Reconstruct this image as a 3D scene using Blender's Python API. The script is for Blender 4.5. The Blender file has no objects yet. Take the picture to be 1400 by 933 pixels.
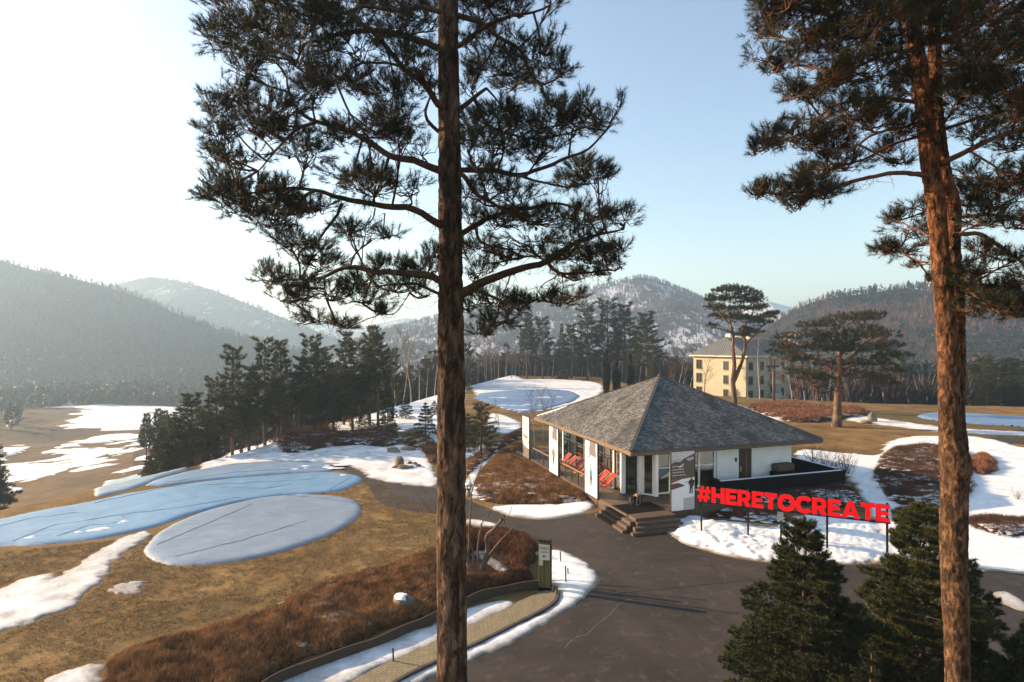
import bpy, bmesh, math, random
import numpy as np
from mathutils import Vector, Matrix, geometry
R = math.radians
rng = np.random.default_rng(7)
random.seed(7)
scene = bpy.context.scene
COL = scene.collection
F = 777.8            # focal length in photograph pixels (20 mm lens)
CX, CY, HC = 700.0, 466.5, 10.1   # image centre, eye height
SUN_AZ, SUN_EL = -72.0, 19.0

def at(px, py, Z):
    return Vector(((px-CX)/F*Z, Z, HC-(py-CY)/F*Z))

# ------------------------------------------------------------------ noise
def _hash(ix, iy, iz, seed):
    h = (ix.astype(np.int64)*374761393 + iy.astype(np.int64)*668265263 + iz.astype(np.int64)*2147483647 + seed*974634541) & 0xFFFFFFFF
    h = ((h ^ (h >> 13))*1274126177) & 0xFFFFFFFF
    h = ((h ^ (h >> 16))*2246822519) & 0xFFFFFFFF
    return ((h ^ (h >> 15)) & 0xFFFFFF)/float(0xFFFFFF)
def vnoise(x, y, z=None, seed=0):
    x = np.asarray(x, float); y = np.asarray(y, float)
    z = np.zeros_like(x) if z is None else np.asarray(z, float)
    ix, iy, iz = np.floor(x), np.floor(y), np.floor(z)
    fx, fy, fz = x-ix, y-iy, z-iz
    fx, fy, fz = [t*t*(3-2*t) for t in (fx, fy, fz)]
    flat = not np.any(fz)
    def lay(k):
        a = _hash(ix, iy, iz+k, seed); b = _hash(ix+1, iy, iz+k, seed)
        c = _hash(ix, iy+1, iz+k, seed); d = _hash(ix+1, iy+1, iz+k, seed)
        return (a*(1-fx)+b*fx)*(1-fy)+(c*(1-fx)+d*fx)*fy
    r = lay(0)
    if not flat:
        r = r*(1-fz)+lay(1)*fz
    return r*2-1
def fbm(x, y, oct=4, seed=0, z=None):
    s = 0; a = 1; t = 0
    x = np.asarray(x, float); y = np.asarray(y, float)
    for o in range(oct):
        s = s+a*vnoise(x*2**o, y*2**o, None if z is None else z*2**o, seed+o); t += a; a *= .5
    return s/t
def sstep(a, b, x):
    t = np.clip((x-a)/(b-a), 0, 1); return t*t*(3-2*t)

# ------------------------------------------------------------------ polygons on the ground
def sdf(px, py, poly):
    """signed distance, positive inside"""
    P = np.asarray(poly, float); Q = np.roll(P, -1, 0)
    px = np.asarray(px, float).ravel(); py = np.asarray(py, float).ravel()
    d = np.full(px.shape, 1e18); ins = np.zeros(px.shape, bool)
    for (ax, ay), (bx, by) in zip(P, Q):
        ex, ey = bx-ax, by-ay
        L = ex*ex+ey*ey+1e-12
        t = np.clip(((px-ax)*ex+(py-ay)*ey)/L, 0, 1)
        dx = px-ax-t*ex; dy = py-ay-t*ey
        d = np.minimum(d, dx*dx+dy*dy)
        c = ((ay > py) != (by > py))
        with np.errstate(divide='ignore', invalid='ignore'):
            xi = ax+(py-ay)/(by-ay)*ex
        ins ^= c & (px < xi)
    d = np.sqrt(d)
    return np.where(ins, d, -d)
def smooth_poly(P, n=2):
    P = np.asarray(P, float)
    for _ in range(n):
        Q = np.roll(P, -1, 0)
        P = np.stack([P*.75+Q*.25, P*.25+Q*.75], 1).reshape(-1, 2)
    return P
PLATEAU = np.array([(-60, 8), (-31.5, 32.5), (-29.5, 36), (-26.5, 43.5), (-24, 52), (-22, 70), (-16, 95), (-10, 125), (0, 168),
           (24, 160), (30, 110), (60, 92), (78, 88), (120, 80), (170, 60), (170, -80), (-60, -80)], float)
_EX = {}
def zg_base(x, y):
    x = np.asarray(x, float); y = np.asarray(y, float); shp = x.shape
    d = -sdf(x, y, PLATEAU).reshape(shp)
    d = np.maximum(d, 0)
    left = sstep(30, -20, x)
    depth = 9+17*left
    z = -depth*(1-np.exp(-d/(45+25*left)))
    z = z+fbm(x/40, y/40, 3, 3)*np.clip(d/30, 0, 1)*2.2
    return z
MOUND = []      # (world polygon, height, slope)
def zg(x, y):
    x = np.asarray(x, float); y = np.asarray(y, float)
    z = zg_base(x, y)
    for P, h, s in MOUND:
        dd = sdf(x, y, P).reshape(x.shape)
        z = z+h*(1-np.exp(-np.clip(dd, 0, None)*s/h))
    return z
def gpt(px, py, it=25):
    """photograph pixels -> points on the terrain"""
    px = np.atleast_1d(np.asarray(px, float)); py = np.atleast_1d(np.asarray(py, float))
    dx = (px-CX)/F; dz = -(py-CY)/F
    # march
    Zs = np.geomspace(10, 900, 260)
    res = np.full(px.shape, 900.0); done = np.zeros(px.shape, bool); prev = np.full(px.shape, 8.0)
    for Z in Zs:
        h = HC+dz*Z-zg(dx*Z, np.full(px.shape, Z))
        hit = (h <= 0) & ~done
        res[hit] = Z; done |= hit
        prev = np.where(done, prev, Z)
    lo, hi = prev.copy(), res.copy()
    for _ in range(18):
        m = (lo+hi)/2
        h = HC+dz*m-zg(dx*m, m)
        hi = np.where(h <= 0, m, hi); lo = np.where(h <= 0, lo, m)
    Z = hi
    return np.stack([dx*Z, Z], 1)
def gpoly(pts, sm=2):
    a = np.array(pts, float)
    return smooth_poly(gpt(a[:, 0], a[:, 1]), sm) if sm else gpt(a[:, 0], a[:, 1])
def g1(px, py):
    p = gpt([px], [py])[0]
    return Vector((p[0], p[1], float(zg(np.array([p[0]]), np.array([p[1]]))[0])))
def zat(x, y):
    return float(zg(np.array([x]), np.array([y]))[0])

def resample(pts, step):
    pts = np.asarray(pts, float); out = [pts[0]]
    # catmull-rom
    P = np.vstack([2*pts[0]-pts[1], pts, 2*pts[-1]-pts[-2]])
    for i in range(1, len(P)-2):
        n = max(1, int(np.linalg.norm(P[i+1]-P[i])/step))
        for k in range(1, n+1):
            t = k/n
            out.append(.5*((2*P[i])+(-P[i-1]+P[i+1])*t+(2*P[i-1]-5*P[i]+4*P[i+1]-P[i+2])*t*t+(-P[i-1]+3*P[i]-3*P[i+1]+P[i+2])*t**3))
    return np.array(out)

# ------------------------------------------------------------------ objects
def tag(o, label=None, cat=None, group=None, kind=None):
    if label: o['label'] = label
    if cat: o['category'] = cat
    if group: o['group'] = group
    if kind: o['kind'] = kind
    return o
def thing(name, loc=(0, 0, 0), rz=0, label=None, cat=None, group=None):
    o = bpy.data.objects.new(name, None); COL.objects.link(o)
    o.location = loc; o.rotation_euler = (0, 0, rz)
    o.empty_display_size = .2
    return tag(o, label, cat, group)
def mesh_np(name, V, tris=None, quads=None, mats=None, parent=None, smooth=False, midx=None, attrs=None, uv=None):
    V = np.asarray(V, np.float32)
    me = bpy.data.meshes.new(name)
    T = np.zeros((0, 3), np.int32) if tris is None else np.asarray(tris, np.int32)
    Q = np.zeros((0, 4), np.int32) if quads is None else np.asarray(quads, np.int32)
    nl = T.size+Q.size
    me.vertices.add(len(V)); me.vertices.foreach_set('co', V.ravel())
    me.loops.add(nl); me.loops.foreach_set('vertex_index', np.concatenate([T.ravel(), Q.ravel()]).astype(np.int32))
    me.polygons.add(len(T)+len(Q))
    ls = np.concatenate([np.arange(len(T))*3, T.size+np.arange(len(Q))*4]).astype(np.int32)
    me.polygons.foreach_set('loop_start', ls)
    if midx is not None: me.polygons.foreach_set('material_index', np.asarray(midx, np.int32))
    if mats is not None:
        for m in (mats if isinstance(mats, (list, tuple)) else [mats]): me.materials.append(m)
    me.update(calc_edges=True)
    me.polygons.foreach_set('use_smooth', np.full(len(me.polygons), bool(smooth)))
    if attrs:
        for k, v in attrs.items():
            at_ = me.attributes.new(k, 'FLOAT', 'POINT'); at_.data.foreach_set('value', np.asarray(v, np.float32))
    if uv is not None:
        l = me.uv_layers.new(name='UVMap'); l.data.foreach_set('uv', np.asarray(uv, np.float32).ravel())
    me.validate()
    o = bpy.data.objects.new(name, me); COL.objects.link(o)
    if parent is not None: o.parent = parent
    return o
class MB:
    """collects simple solids, builds ONE mesh object"""
    def __init__(s): s.v = []; s.f = []; s.m = []
    def add(s, vs, fs, mi=0):
        n = len(s.v); s.v += [tuple(v) for v in vs]; s.f += [tuple(i+n for i in f) for f in fs]; s.m += [mi]*len(fs); return s
    def box(s, lo, hi, mi=0, M=None):
        (x0, y0, z0), (x1, y1, z1) = lo, hi
        vs = [(x0,y0,z0),(x1,y0,z0),(x1,y1,z0),(x0,y1,z0),(x0,y0,z1),(x1,y0,z1),(x1,y1,z1),(x0,y1,z1)]
        if M: vs = [M @ Vector(v) for v in vs]
        return s.add(vs, [(0,3,2,1),(4,5,6,7),(0,1,5,4),(1,2,6,5),(2,3,7,6),(3,0,4,7)], mi)
    def bar(s, a, b, w, h=None, mi=0, up=(0,0,1)):
        a = Vector(a); b = Vector(b); h = h or w; d = (b-a).normalized()
        u = Vector(up)
        if abs(d.dot(u)) > .98: u = Vector((1,0,0))
        sx = d.cross(u).normalized()*w/2; sy = sx.cross(d).normalized()*h/2
        vs = [a-sx-sy, a+sx-sy, a+sx+sy, a-sx+sy, b-sx-sy, b+sx-sy, b+sx+sy, b-sx+sy]
        return s.add(vs, [(0,3,2,1),(4,5,6,7),(0,1,5,4),(1,2,6,5),(2,3,7,6),(3,0,4,7)], mi)
    def tube(s, pts, radii, n=8, mi=0, cap=True):
        pts = [Vector(p) for p in pts]; vs = []; fs = []
        if not hasattr(radii, '__len__'): radii = [radii]*len(pts)
        ref = Vector((.3, .2, .93))
        for i, p in enumerate(pts):
            d = (pts[min(i+1, len(pts)-1)]-pts[max(i-1, 0)]).normalized()
            r = ref if abs(d.dot(ref)) < .97 else Vector((1,0,0))
            a = d.cross(r).normalized(); b = d.cross(a)
            for k in range(n):
                t = 2*math.pi*k/n; vs.append(p+(a*math.cos(t)+b*math.sin(t))*radii[i])
        for i in range(len(pts)-1):
            for k in range(n):
                fs.append((i*n+k, i*n+(k+1)%n, (i+1)*n+(k+1)%n, (i+1)*n+k))
        if cap: fs += [tuple(range(n))[::-1], tuple((len(pts)-1)*n+k for k in range(n))]
        return s.add(vs, fs, mi)
    def prism(s, poly, z0, z1, mi=0, M=None):
        """2D polygon in local XY extruded z0..z1"""
        n = len(poly)
        vs = [Vector((x, y, z0)) for x, y in poly]+[Vector((x, y, z1)) for x, y in poly]
        if M: vs = [M @ v for v in vs]
        ar = sum(poly[i][0]*poly[(i+1)%n][1]-poly[(i+1)%n][0]*poly[i][1] for i in range(n))
        tri = geometry.tessellate_polygon([[Vector((x, y, 0)) for x, y in poly]])
        fs = []
        for t in tri:
            a = sum(poly[t[i]][0]*poly[t[(i+1)%3]][1]-poly[t[(i+1)%3]][0]*poly[t[i]][1] for i in range(3))
            t = tuple(t) if a > 0 else tuple(t)[::-1]
            fs.append(tuple(i+n for i in t)); fs.append(t[::-1])
        for i in range(n):
            j = (i+1)%n
            fs.append((i, j, j+n, i+n) if ar > 0 else (j, i, i+n, j+n))
        return s.add(vs, fs, mi)
    def build(s, name, mats, parent=None, smooth=False, bevel=0):
        me = bpy.data.meshes.new(name); me.from_pydata(s.v, [], s.f)
        for m in (mats if isinstance(mats, (list, tuple)) else [mats]): me.materials.append(m)
        me.polygons.foreach_set('material_index', s.m)
        me.polygons.foreach_set('use_smooth', [smooth]*len(s.f)); me.update()
        o = bpy.data.objects.new(name, me); COL.objects.link(o)
        if parent is not None: o.parent = parent
        if bevel:
            b = o.modifiers.new('bevel', 'BEVEL'); b.width = bevel; b.segments = 2; b.limit_method = 'ANGLE'
        return o
def copy_tree(o, parent=None):
    c = o.copy(); COL.objects.link(c)
    if parent is not None: c.parent = parent
    for ch in list(o.children): copy_tree(ch, c)
    return c

# ------------------------------------------------------------------ materials
def new_mat(name):
    m = bpy.data.materials.new(name); m.use_nodes = True
    nt = m.node_tree; b = nt.nodes['Principled BSDF']
    return m, nt, b
def N(nt, t, **kw):
    n = nt.nodes.new(t)
    for k, v in kw.items():
        if k in n.inputs.keys(): n.inputs[k].default_value = v
        else: setattr(n, k, v)
    return n
def ramp(nt, fac, stops, interp='LINEAR'):
    r = nt.nodes.new('ShaderNodeValToRGB'); r.color_ramp.interpolation = interp
    e = r.color_ramp.elements
    while len(e) < len(stops): e.new(.5)
    for el, (p, c) in zip(e, stops):
        el.position = p; el.color = (*c, 1) if len(c) == 3 else c
    nt.links.new(fac, r.inputs[0]); return r.outputs[0]
def mix(nt, fac, a, b, mode='MIX'):
    n = nt.nodes.new('ShaderNodeMix'); n.data_type = 'RGBA'; n.blend_type = mode
    for s, v in ((n.inputs[0], fac), (n.inputs[6], a), (n.inputs[7], b)):
        if hasattr(v, 'is_linked') or hasattr(v, 'links'): nt.links.new(v, s)
        elif isinstance(v, (int, float)): s.default_value = v
        else: s.default_value = (*v, 1) if len(v) == 3 else v
    return n.outputs[2]
def noise(nt, scale, detail=4, rough=.6, vec=None, dist=0):
    n = N(nt, 'ShaderNodeTexNoise', Scale=scale, Detail=detail, Roughness=rough, Distortion=dist)
    if vec is not None: nt.links.new(vec, n.inputs['Vector'])
    return n.outputs['Fac']
def coord(nt, which='Object', scale=None):
    c = nt.nodes.new('ShaderNodeTexCoord').outputs[which]
    if which == 'Geo': pass
    if scale:
        mp = N(nt, 'ShaderNodeMapping'); mp.inputs['Scale'].default_value = scale
        nt.links.new(c, mp.inputs['Vector']); c = mp.outputs[0]
    return c
def pos(nt, scale=None):
    c = nt.nodes.new('ShaderNodeNewGeometry').outputs['Position']
    if scale:
        mp = N(nt, 'ShaderNodeMapping'); mp.inputs['Scale'].default_value = scale
        nt.links.new(c, mp.inputs['Vector']); c = mp.outputs[0]
    return c
def bump(nt, b, h, strength=.3, dist=.02):
    n = N(nt, 'ShaderNodeBump', Strength=strength, Distance=dist)
    nt.links.new(h, n.inputs['Height']); nt.links.new(n.outputs[0], b.inputs['Normal']); return n
def simple(name, ca, cb=None, scale=6, rough=.7, bmp=0, bscale=None, vec='Object', vscale=None, metal=0, detail=4, bdist=.01, spec=.3):
    m, nt, b = new_mat(name)
    b.inputs['Roughness'].default_value = rough; b.inputs['Metallic'].default_value = metal
    b.inputs['Specular IOR Level'].default_value = spec
    if cb is None: cb = tuple(c*.8 for c in ca)
    v = coord(nt, vec, vscale) if vec != 'Pos' else pos(nt, vscale)
    nz = noise(nt, scale, detail, .6, v)
    nt.links.new(ramp(nt, nz, [(.3, cb), (.7, ca)]), b.inputs['Base Color'])
    if bmp:
        bump(nt, b, noise(nt, bscale or scale*4, 4, .65, v), bmp, bdist)
    return m
def foliage_mat(name, stops, scale=.8, trans=.25, rough=.6):
    """leaf colour varies in clumps and from tree to tree"""
    m, nt, b = new_mat(name)
    b.inputs['Roughness'].default_value = rough; b.inputs['Specular IOR Level'].default_value = .25
    nz = noise(nt, scale, 3, .7, pos(nt))
    oi = nt.nodes.new('ShaderNodeObjectInfo').outputs['Random']
    a = N(nt, 'ShaderNodeMath', operation='MULTIPLY_ADD'); a.inputs[1].default_value = .16; a.inputs[2].default_value = -.08
    nt.links.new(oi, a.inputs[0])
    ad = N(nt, 'ShaderNodeMath', operation='ADD'); nt.links.new(nz, ad.inputs[0]); nt.links.new(a.outputs[0], ad.inputs[1])
    c = ramp(nt, ad.outputs[0], stops); nt.links.new(c, b.inputs['Base Color'])
    if trans:
        t = N(nt, 'ShaderNodeBsdfTranslucent'); nt.links.new(c, t.inputs['Color'])
        ms = N(nt, 'ShaderNodeMixShader'); ms.inputs[0].default_value = trans
        nt.links.new(b.outputs[0], ms.inputs[1]); nt.links.new(t.outputs[0], ms.inputs[2])
        nt.links.new(ms.outputs[0], nt.nodes['Material Output'].inputs['Surface'])
    return m
# ------------------------------------------------------------------ camera, sky, sun
cam = bpy.data.cameras.new('camera'); cam.lens = 20; cam.sensor_width = 36; cam.sensor_fit = 'HORIZONTAL'
cam.clip_start = .1; cam.clip_end = 20000
co = bpy.data.objects.new('camera', cam); COL.objects.link(co)
co.location = (0, 0, HC); co.rotation_euler = (R(90), 0, 0)
scene.camera = co
w = bpy.data.worlds.new('World'); scene.world = w; w.use_nodes = True
nt = w.node_tree; bg = nt.nodes['Background']
sky = nt.nodes.new('ShaderNodeTexSky'); sky.sky_type = 'NISHITA'; sky.sun_disc = False
sky.sun_elevation = R(SUN_EL); sky.sun_rotation = R(SUN_AZ)
sky.altitude = 600; sky.air_density = 1.2; sky.dust_density = 1.6; sky.ozone_density = .5
nt.links.new(sky.outputs[0], bg.inputs[0]); bg.inputs[1].default_value = .094
sl = bpy.data.lights.new('sun', 'SUN'); sl.energy = 5.0; sl.angle = R(.5); sl.color = (1, .73, .46)
so = bpy.data.objects.new('sun', sl); COL.objects.link(so)
sd = Vector((math.sin(R(SUN_AZ))*math.cos(R(SUN_EL)), math.cos(R(SUN_AZ))*math.cos(R(SUN_EL)), math.sin(R(SUN_EL))))
so.rotation_euler = sd.to_track_quat('Z', 'Y').to_euler(); so.location = sd*60
vs = scene.view_settings; vs.view_transform = 'Standard'; vs.look = 'None'; vs.gamma = 1; vs.exposure = 1.55
vs.use_curve_mapping = False
scene.render.engine = 'CYCLES'
scene.cycles.use_denoising = True
scene.cycles.max_bounces = 6; scene.cycles.diffuse_bounces = 3; scene.cycles.glossy_bounces = 3; scene.cycles.transmission_bounces = 4
scene.cycles.transparent_max_bounces = 8; scene.cycles.volume_bounces = 0
# air between the camera and the mountains
hz = MB().box((-3600, -150, -48), (3600, 3300, 172)).build('haze', [])
tag(hz, kind='stuff')
hm = bpy.data.materials.new('valley_haze'); hm.use_nodes = True; hn = hm.node_tree
hn.nodes.remove(hn.nodes['Principled BSDF'])
pv = hn.nodes.new('ShaderNodeVolumePrincipled')
pv.inputs['Color'].default_value = (.54, .76, 1, 1); pv.inputs['Density'].default_value = .00050; pv.inputs['Anisotropy'].default_value = .35
hn.links.new(pv.outputs[0], hn.nodes['Material Output'].inputs['Volume'])
hz.data.materials.append(hm)
# ------------------------------------------------------------------ outlines on the ground (traced, then laid on the terrain)
PAV_O = Vector((6.95, 33.38, 0)); PAV_A = R(18.1)
PU = Vector((math.cos(PAV_A), math.sin(PAV_A), 0)); PVv = Vector((-math.sin(PAV_A), math.cos(PAV_A), 0))
def pvw(u, v, z=0): return PAV_O+PU*u+PVv*v+Vector((0, 0, z))
MOUND_SLOPE = np.array([tuple(pvw(u, v)[:2]) for u, v in [(-.9, .6), (-2.0, .8), (-4.4, 2.5), (-5.9, 6), (-6.3, 10), (-5.5, 13.5), (-3.6, 16.5), (-.9, 16.8)]])
MOUND.append((smooth_poly(MOUND_SLOPE, 1), .5, .22))
MOUND.append((smooth_poly(np.array([tuple(pvw(u, v)[:2]) for u, v in [(6.2,-.3),(6.0,-1.6),(8,-3),(12,-3.6),(15.5,-3),(17.4,-.5),(17.2,3),(16.2,5.4),(15.9,5),(15.9,-.1)]]), 1), .72, .55))
road_px = [(470,634),(490,637),(522,650),(554,660),(600,668),(640,684),(700,709),(752,712),(790,704),(816,701),(850,690),(905,690),(915,726),(925,740),(950,750),(1000,764),(1060,771),(1205,772),(1280,774),(1345,781),(1400,786),(1520,800),
           (1600,930),(1150,1010),(700,1010),(470,1010),(470,950),(545,945),(640,900),(720,866),(780,830),(815,805),(822,790),(802,768),(778,756),(757,748),(735,736),(690,721),(640,707),(598,703),(550,698),(514,687),(503,660),(455,637)]
ROAD = smooth_poly(gpt([p[0] for p in road_px], [p[1] for p in road_px]), 1)
pav_px = [(757,806),(766,815),(757,828),(700,857),(640,887),(560,922),(520,950),(440,955),(520,912),(590,880),(645,856),(700,829),(735,812)]
PAVING = gpoly(pav_px, 1)

snow_polys = [  # (pixels, max thickness, edge noise m, hole amount)
 ([(265,648),(300,627),(368,591),(358,606),(381,620),(413,620),(439,612),(485,609),(507,609),(529,613),(546,607),(566,612),(590,620),(592,640),(604,668),(565,664),(505,656),(490,641),(455,634),(400,631),(330,634),(290,641)], .10, .25, 0),
 ([(446,577),(462,583),(488,571),(523,562),(549,551),(578,536),(600,526),(640,524),(640,600),(590,609),(578,603),(569,583),(549,594),(543,583),(520,586),(503,591),(474,594),(453,594)], .12, .8, .3),
 ([(628,524),(667,519),(700,520),(745,518),(825,522),(825,545),(722,567),(690,560),(640,541)], .10, .6, 0),
 ([(667,565),(690,567),(716,579),(714,590),(695,594),(676,592),(664,585)], .10, .3, 0),
 ([(632,612),(668,606),(666,616),(640,628),(632,630)], .1, .2, 0),
 ([(632,668),(644,643),(653,635),(680,620),(715,600),(722,600),(696,612),(676,627),(659,647),(650,662),(660,684),(640,680)], .1, .12, 0),
 ([(665,694),(690,691),(740,688),(772,690),(800,683),(815,688),(812,697),(795,703),(780,706),(752,711),(715,709),(690,704)], .13, .15, .1),
 ([(636,710),(665,712),(692,722),(680,724),(636,717)], .1, .08, 0),
 ([(-70,835),(0,803),(50,786),(80,781),(64,800),(107,768),(150,745),(171,733),(214,722),(190,742),(175,752),(153,772),(143,794),(118,814),(96,832),(53,846),(0,869),(-70,900)], .09, .25, 0),
 ([(146,806),(160,797),(198,795),(196,806),(165,814)], .05, .4, .9),
 ([(10,952),(55,932),(100,912),(137,902),(140,952)], .08, .2, .2),
 ([(345,953),(370,935),(420,914),(480,894),(530,875),(600,850),(640,829),(700,818),(706,829),(672,845),(648,858),(592,882),(552,900),(500,922),(450,950)], .09, .12, .1),
 ([(755,750),(780,757),(803,769),(821,790),(814,805),(780,832),(720,868),(640,905),(540,950),(500,950),(560,922),(640,887),(700,857),(758,829),(768,813),(755,800),(745,790),(735,755)], .13, .14, .1),
 ([(640,748),(662,750),(674,763),(692,774),(699,783),(690,791),(672,777),(655,764),(640,760)], .12, .05, 0),
 ([(716,750),(740,748),(740,760),(722,762)], .08, .05, 0),
 ([(1035,668),(1080,656),(1130,654),(1150,662),(1130,668),(1090,672),(1060,674)], .07, .9, 1.2),
 ([(1208,609),(1219,602),(1244,597),(1283,596),(1319,596),(1360,601),(1400,613),(1480,628),(1480,797),(1400,785),(1345,779),(1290,773),(1230,768),(1208,745),(1185,695),(1165,660),(1150,642),(1090,640),(1085,612),(1165,621),(1205,624)], .12, .3, .05),
 ([(1168,567),(1200,572),(1300,586),(1400,591),(1480,594),(1480,600),(1400,597),(1300,593),(1180,579),(1150,574)], .1, .4, .1),
 ([(1108,559),(1140,556),(1165,560),(1150,567),(1110,565)], .1, .5, .2),
 ([(1355,813),(1375,807),(1400,824),(1430,840),(1400,838),(1370,826)], .06, .1, .2),
 ([(1000,550),(1020,556),(1050,568),(1085,578),(1060,576),(1020,562)], .1, .4, .8),
 # valley
 ([(59,556),(85,550),(118,545),(150,552),(200,553),(256,556),(256,566),(225,580),(208,600),(208,614),(160,606),(120,611),(60,619),(50,612),(90,601),(135,592),(95,584),(60,582)], .6, 7, 1.1),
 ([(90,600),(200,590),(205,600),(130,606)], .6, 5, .8),
 ([(40,617),(110,612),(160,612),(208,607),(206,618),(150,628),(100,622),(60,622)], .5, 3, .8),
 ([(0,611),(45,604),(42,618),(0,630),(-50,640),(-50,620)], .5, 3, .5),
 ([(-50,650),(0,636),(30,628),(60,630),(90,622),(135,620),(150,630),(120,638),(90,640),(60,660),(30,662),(10,680),(-50,700)], .5, 2.5, .6),
 ([(115,630),(160,625),(172,632),(130,641),(95,646)], .4, 2, .5),
 ([(130,660),(175,640),(185,645),(150,661)], .3, 1.5, .4),
 ([(190,600),(215,590),(230,610),(215,640),(190,655),(175,650),(200,630)], .4, 3, .9),
]
pile_px = [(908,722),(919,712),(945,702),(958,706),(975,713),(1000,713),(1040,722),(1078,716),(1090,705),(1115,700),(1150,702),(1200,715),(1216,740),(1232,764),(1205,771),(1150,771),(1060,770),(1000,763),(950,749),(922,737)]
SNOW = [(gpoly(p, 2), t, e, hl) for p, t, e, hl in snow_polys]
PILE = gpoly(pile_px, 2)

# ------------------------------------------------------------------ ground sheet
def fan_grid(zs, ks):
    Zz, K = np.meshgrid(zs, ks, indexing='ij')
    X = K*np.maximum(Zz, 0)+K*6
    return X, Zz
def grid_quads(nr, nc, keep=None):
    i = np.arange(nr-1)[:, None]*nc+np.arange(nc-1)[None, :]
    q = np.stack([i, i+1, i+nc+1, i+nc], -1).reshape(-1, 4)
    if keep is not None:
        k = keep.reshape(nr, nc)
        kk = (k[:-1, :-1] | k[1:, :-1] | k[:-1, 1:] | k[1:, 1:]).ravel()
        q = q[kk]
    return q
zs = np.concatenate([np.linspace(-100, 11, 12), np.geomspace(12, 3200, 420)])
ks = np.concatenate([np.linspace(-4, -1.2, 22), np.linspace(-1.19, 1.19, 380), np.linspace(1.2, 4, 22)])
Zz, K = np.meshgrid(zs, ks, indexing='ij')
X = K*np.clip(Zz, 14, 850)
Hh = zg(X, Zz)
fl = (1-sstep(-25, -21, X))
# forest floor where woods stand: attribute drives soil colour
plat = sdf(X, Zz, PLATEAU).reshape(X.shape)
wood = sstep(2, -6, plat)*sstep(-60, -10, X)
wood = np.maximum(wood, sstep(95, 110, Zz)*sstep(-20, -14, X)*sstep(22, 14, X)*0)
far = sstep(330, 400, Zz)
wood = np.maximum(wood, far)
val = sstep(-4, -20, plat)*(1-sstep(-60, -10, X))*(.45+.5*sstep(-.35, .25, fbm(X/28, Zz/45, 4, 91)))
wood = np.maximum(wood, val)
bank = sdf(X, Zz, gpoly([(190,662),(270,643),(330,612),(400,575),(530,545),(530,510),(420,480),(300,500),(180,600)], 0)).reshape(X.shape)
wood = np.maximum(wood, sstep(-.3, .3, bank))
def ground_mat():
    m, nt, b = new_mat('winter_turf'); b.inputs['Roughness'].default_value = .95; b.inputs['Specular IOR Level'].default_value = .1
    p = pos(nt)
    n1 = noise(nt, .35, 6, .65, p); n2 = noise(nt, 5, 5, .7, pos(nt, (1, 1.6, 1))); n3 = noise(nt, .06, 4, .6, p)
    c = ramp(nt, n1, [(.3, (.105, .060, .024)), (.5, (.205, .122, .047)), (.72, (.31, .20, .085))])
    c = mix(nt, ramp(nt, n3, [(.45, (0,0,0)), (.65, (1,1,1))]), c, (.105, .078, .032))
    c = mix(nt, .75, c, mix(nt, 1, c, ramp(nt, n2, [(.25, (.45,.42,.4)), (.6, (1.1,1.1,1.1))]), 'MULTIPLY'))
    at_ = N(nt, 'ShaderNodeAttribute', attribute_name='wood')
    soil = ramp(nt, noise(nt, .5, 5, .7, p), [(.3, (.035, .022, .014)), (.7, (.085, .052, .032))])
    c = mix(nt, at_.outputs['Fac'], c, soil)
    nt.links.new(c, b.inputs['Base Color'])
    bump(nt, b, n2, .9, .08)
    return m
M_GROUND = ground_mat()
ground = mesh_np('ground', np.stack([X, Zz, Hh], -1).reshape(-1, 3), quads=grid_quads(*X.shape), mats=M_GROUND, smooth=True, attrs={'wood': wood.ravel()})
tag(ground, kind='structure')

# ------------------------------------------------------------------ flat sheets
def sheet(name, poly, z, mat, skirt=0, dens=None, follow=True):
    poly = np.asarray(poly)
    if dens:
        q = []
        for a, b in zip(poly, np.roll(poly, -1, 0)):
            n = max(1, int(np.linalg.norm(b-a)/dens)); q += [a+(b-a)*i/n for i in range(n)]
        poly = np.array(q)
    tri = geometry.tessellate_polygon([[Vector((x, y, 0)) for x, y in poly]])
    zz = zg(poly[:, 0], poly[:, 1]) if follow else np.zeros(len(poly))
    V = [(x, y, h+z) for (x, y), h in zip(poly, zz)]
    fs = []
    for t in tri:
        a = np.cross(poly[t[1]]-poly[t[0]], poly[t[2]]-poly[t[0]])
        fs.append(tuple(t) if a > 0 else tuple(t)[::-1])
    return MB().add(V, fs).build(name, mat)
def asphalt_mat():
    m, nt, b = new_mat('asphalt'); b.inputs['Roughness'].default_value = .85; b.inputs['Specular IOR Level'].default_value = .25
    p = pos(nt)
    n1 = noise(nt, .22, 5, .6, p, .6); n2 = noise(nt, 40, 3, .7, p); n3 = noise(nt, 1.6, 6, .7, p, .4)
    c = ramp(nt, n1, [(.3, (.022, .017, .0145)), (.7, (.058, .046, .038))])
    c = mix(nt, .55, c, mix(nt, 1, c, ramp(nt, n2, [(.3, (.6,.6,.6)), (.7, (1.25,1.25,1.25))]), 'MULTIPLY'))
    # dusty, salt-bleached patches and old cracks
    c = mix(nt, ramp(nt, n3, [(.54, (0,0,0)), (.74, (.8,.8,.8))]), c, (.09, .074, .061))
    st_ = ramp(nt, noise(nt, .9, 6, .75, pos(nt, (.5, 1.4, 1)), 1.2), [(.56, (0,0,0)), (.68, (.75,.75,.75))]); c = mix(nt, st_, c, (.018, .014, .012))
    gr = ramp(nt, noise(nt, 9, 4, .8, p), [(.68, (0,0,0)), (.76, (.8,.8,.8))]); c = mix(nt, gr, c, (.16, .135, .11))
    nt.links.new(c, b.inputs['Base Color']); bump(nt, b, n2, .35, .01)
    return m
M_ASPH = asphalt_mat()
tag(sheet('road', ROAD, .006, M_ASPH), kind='structure')
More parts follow.
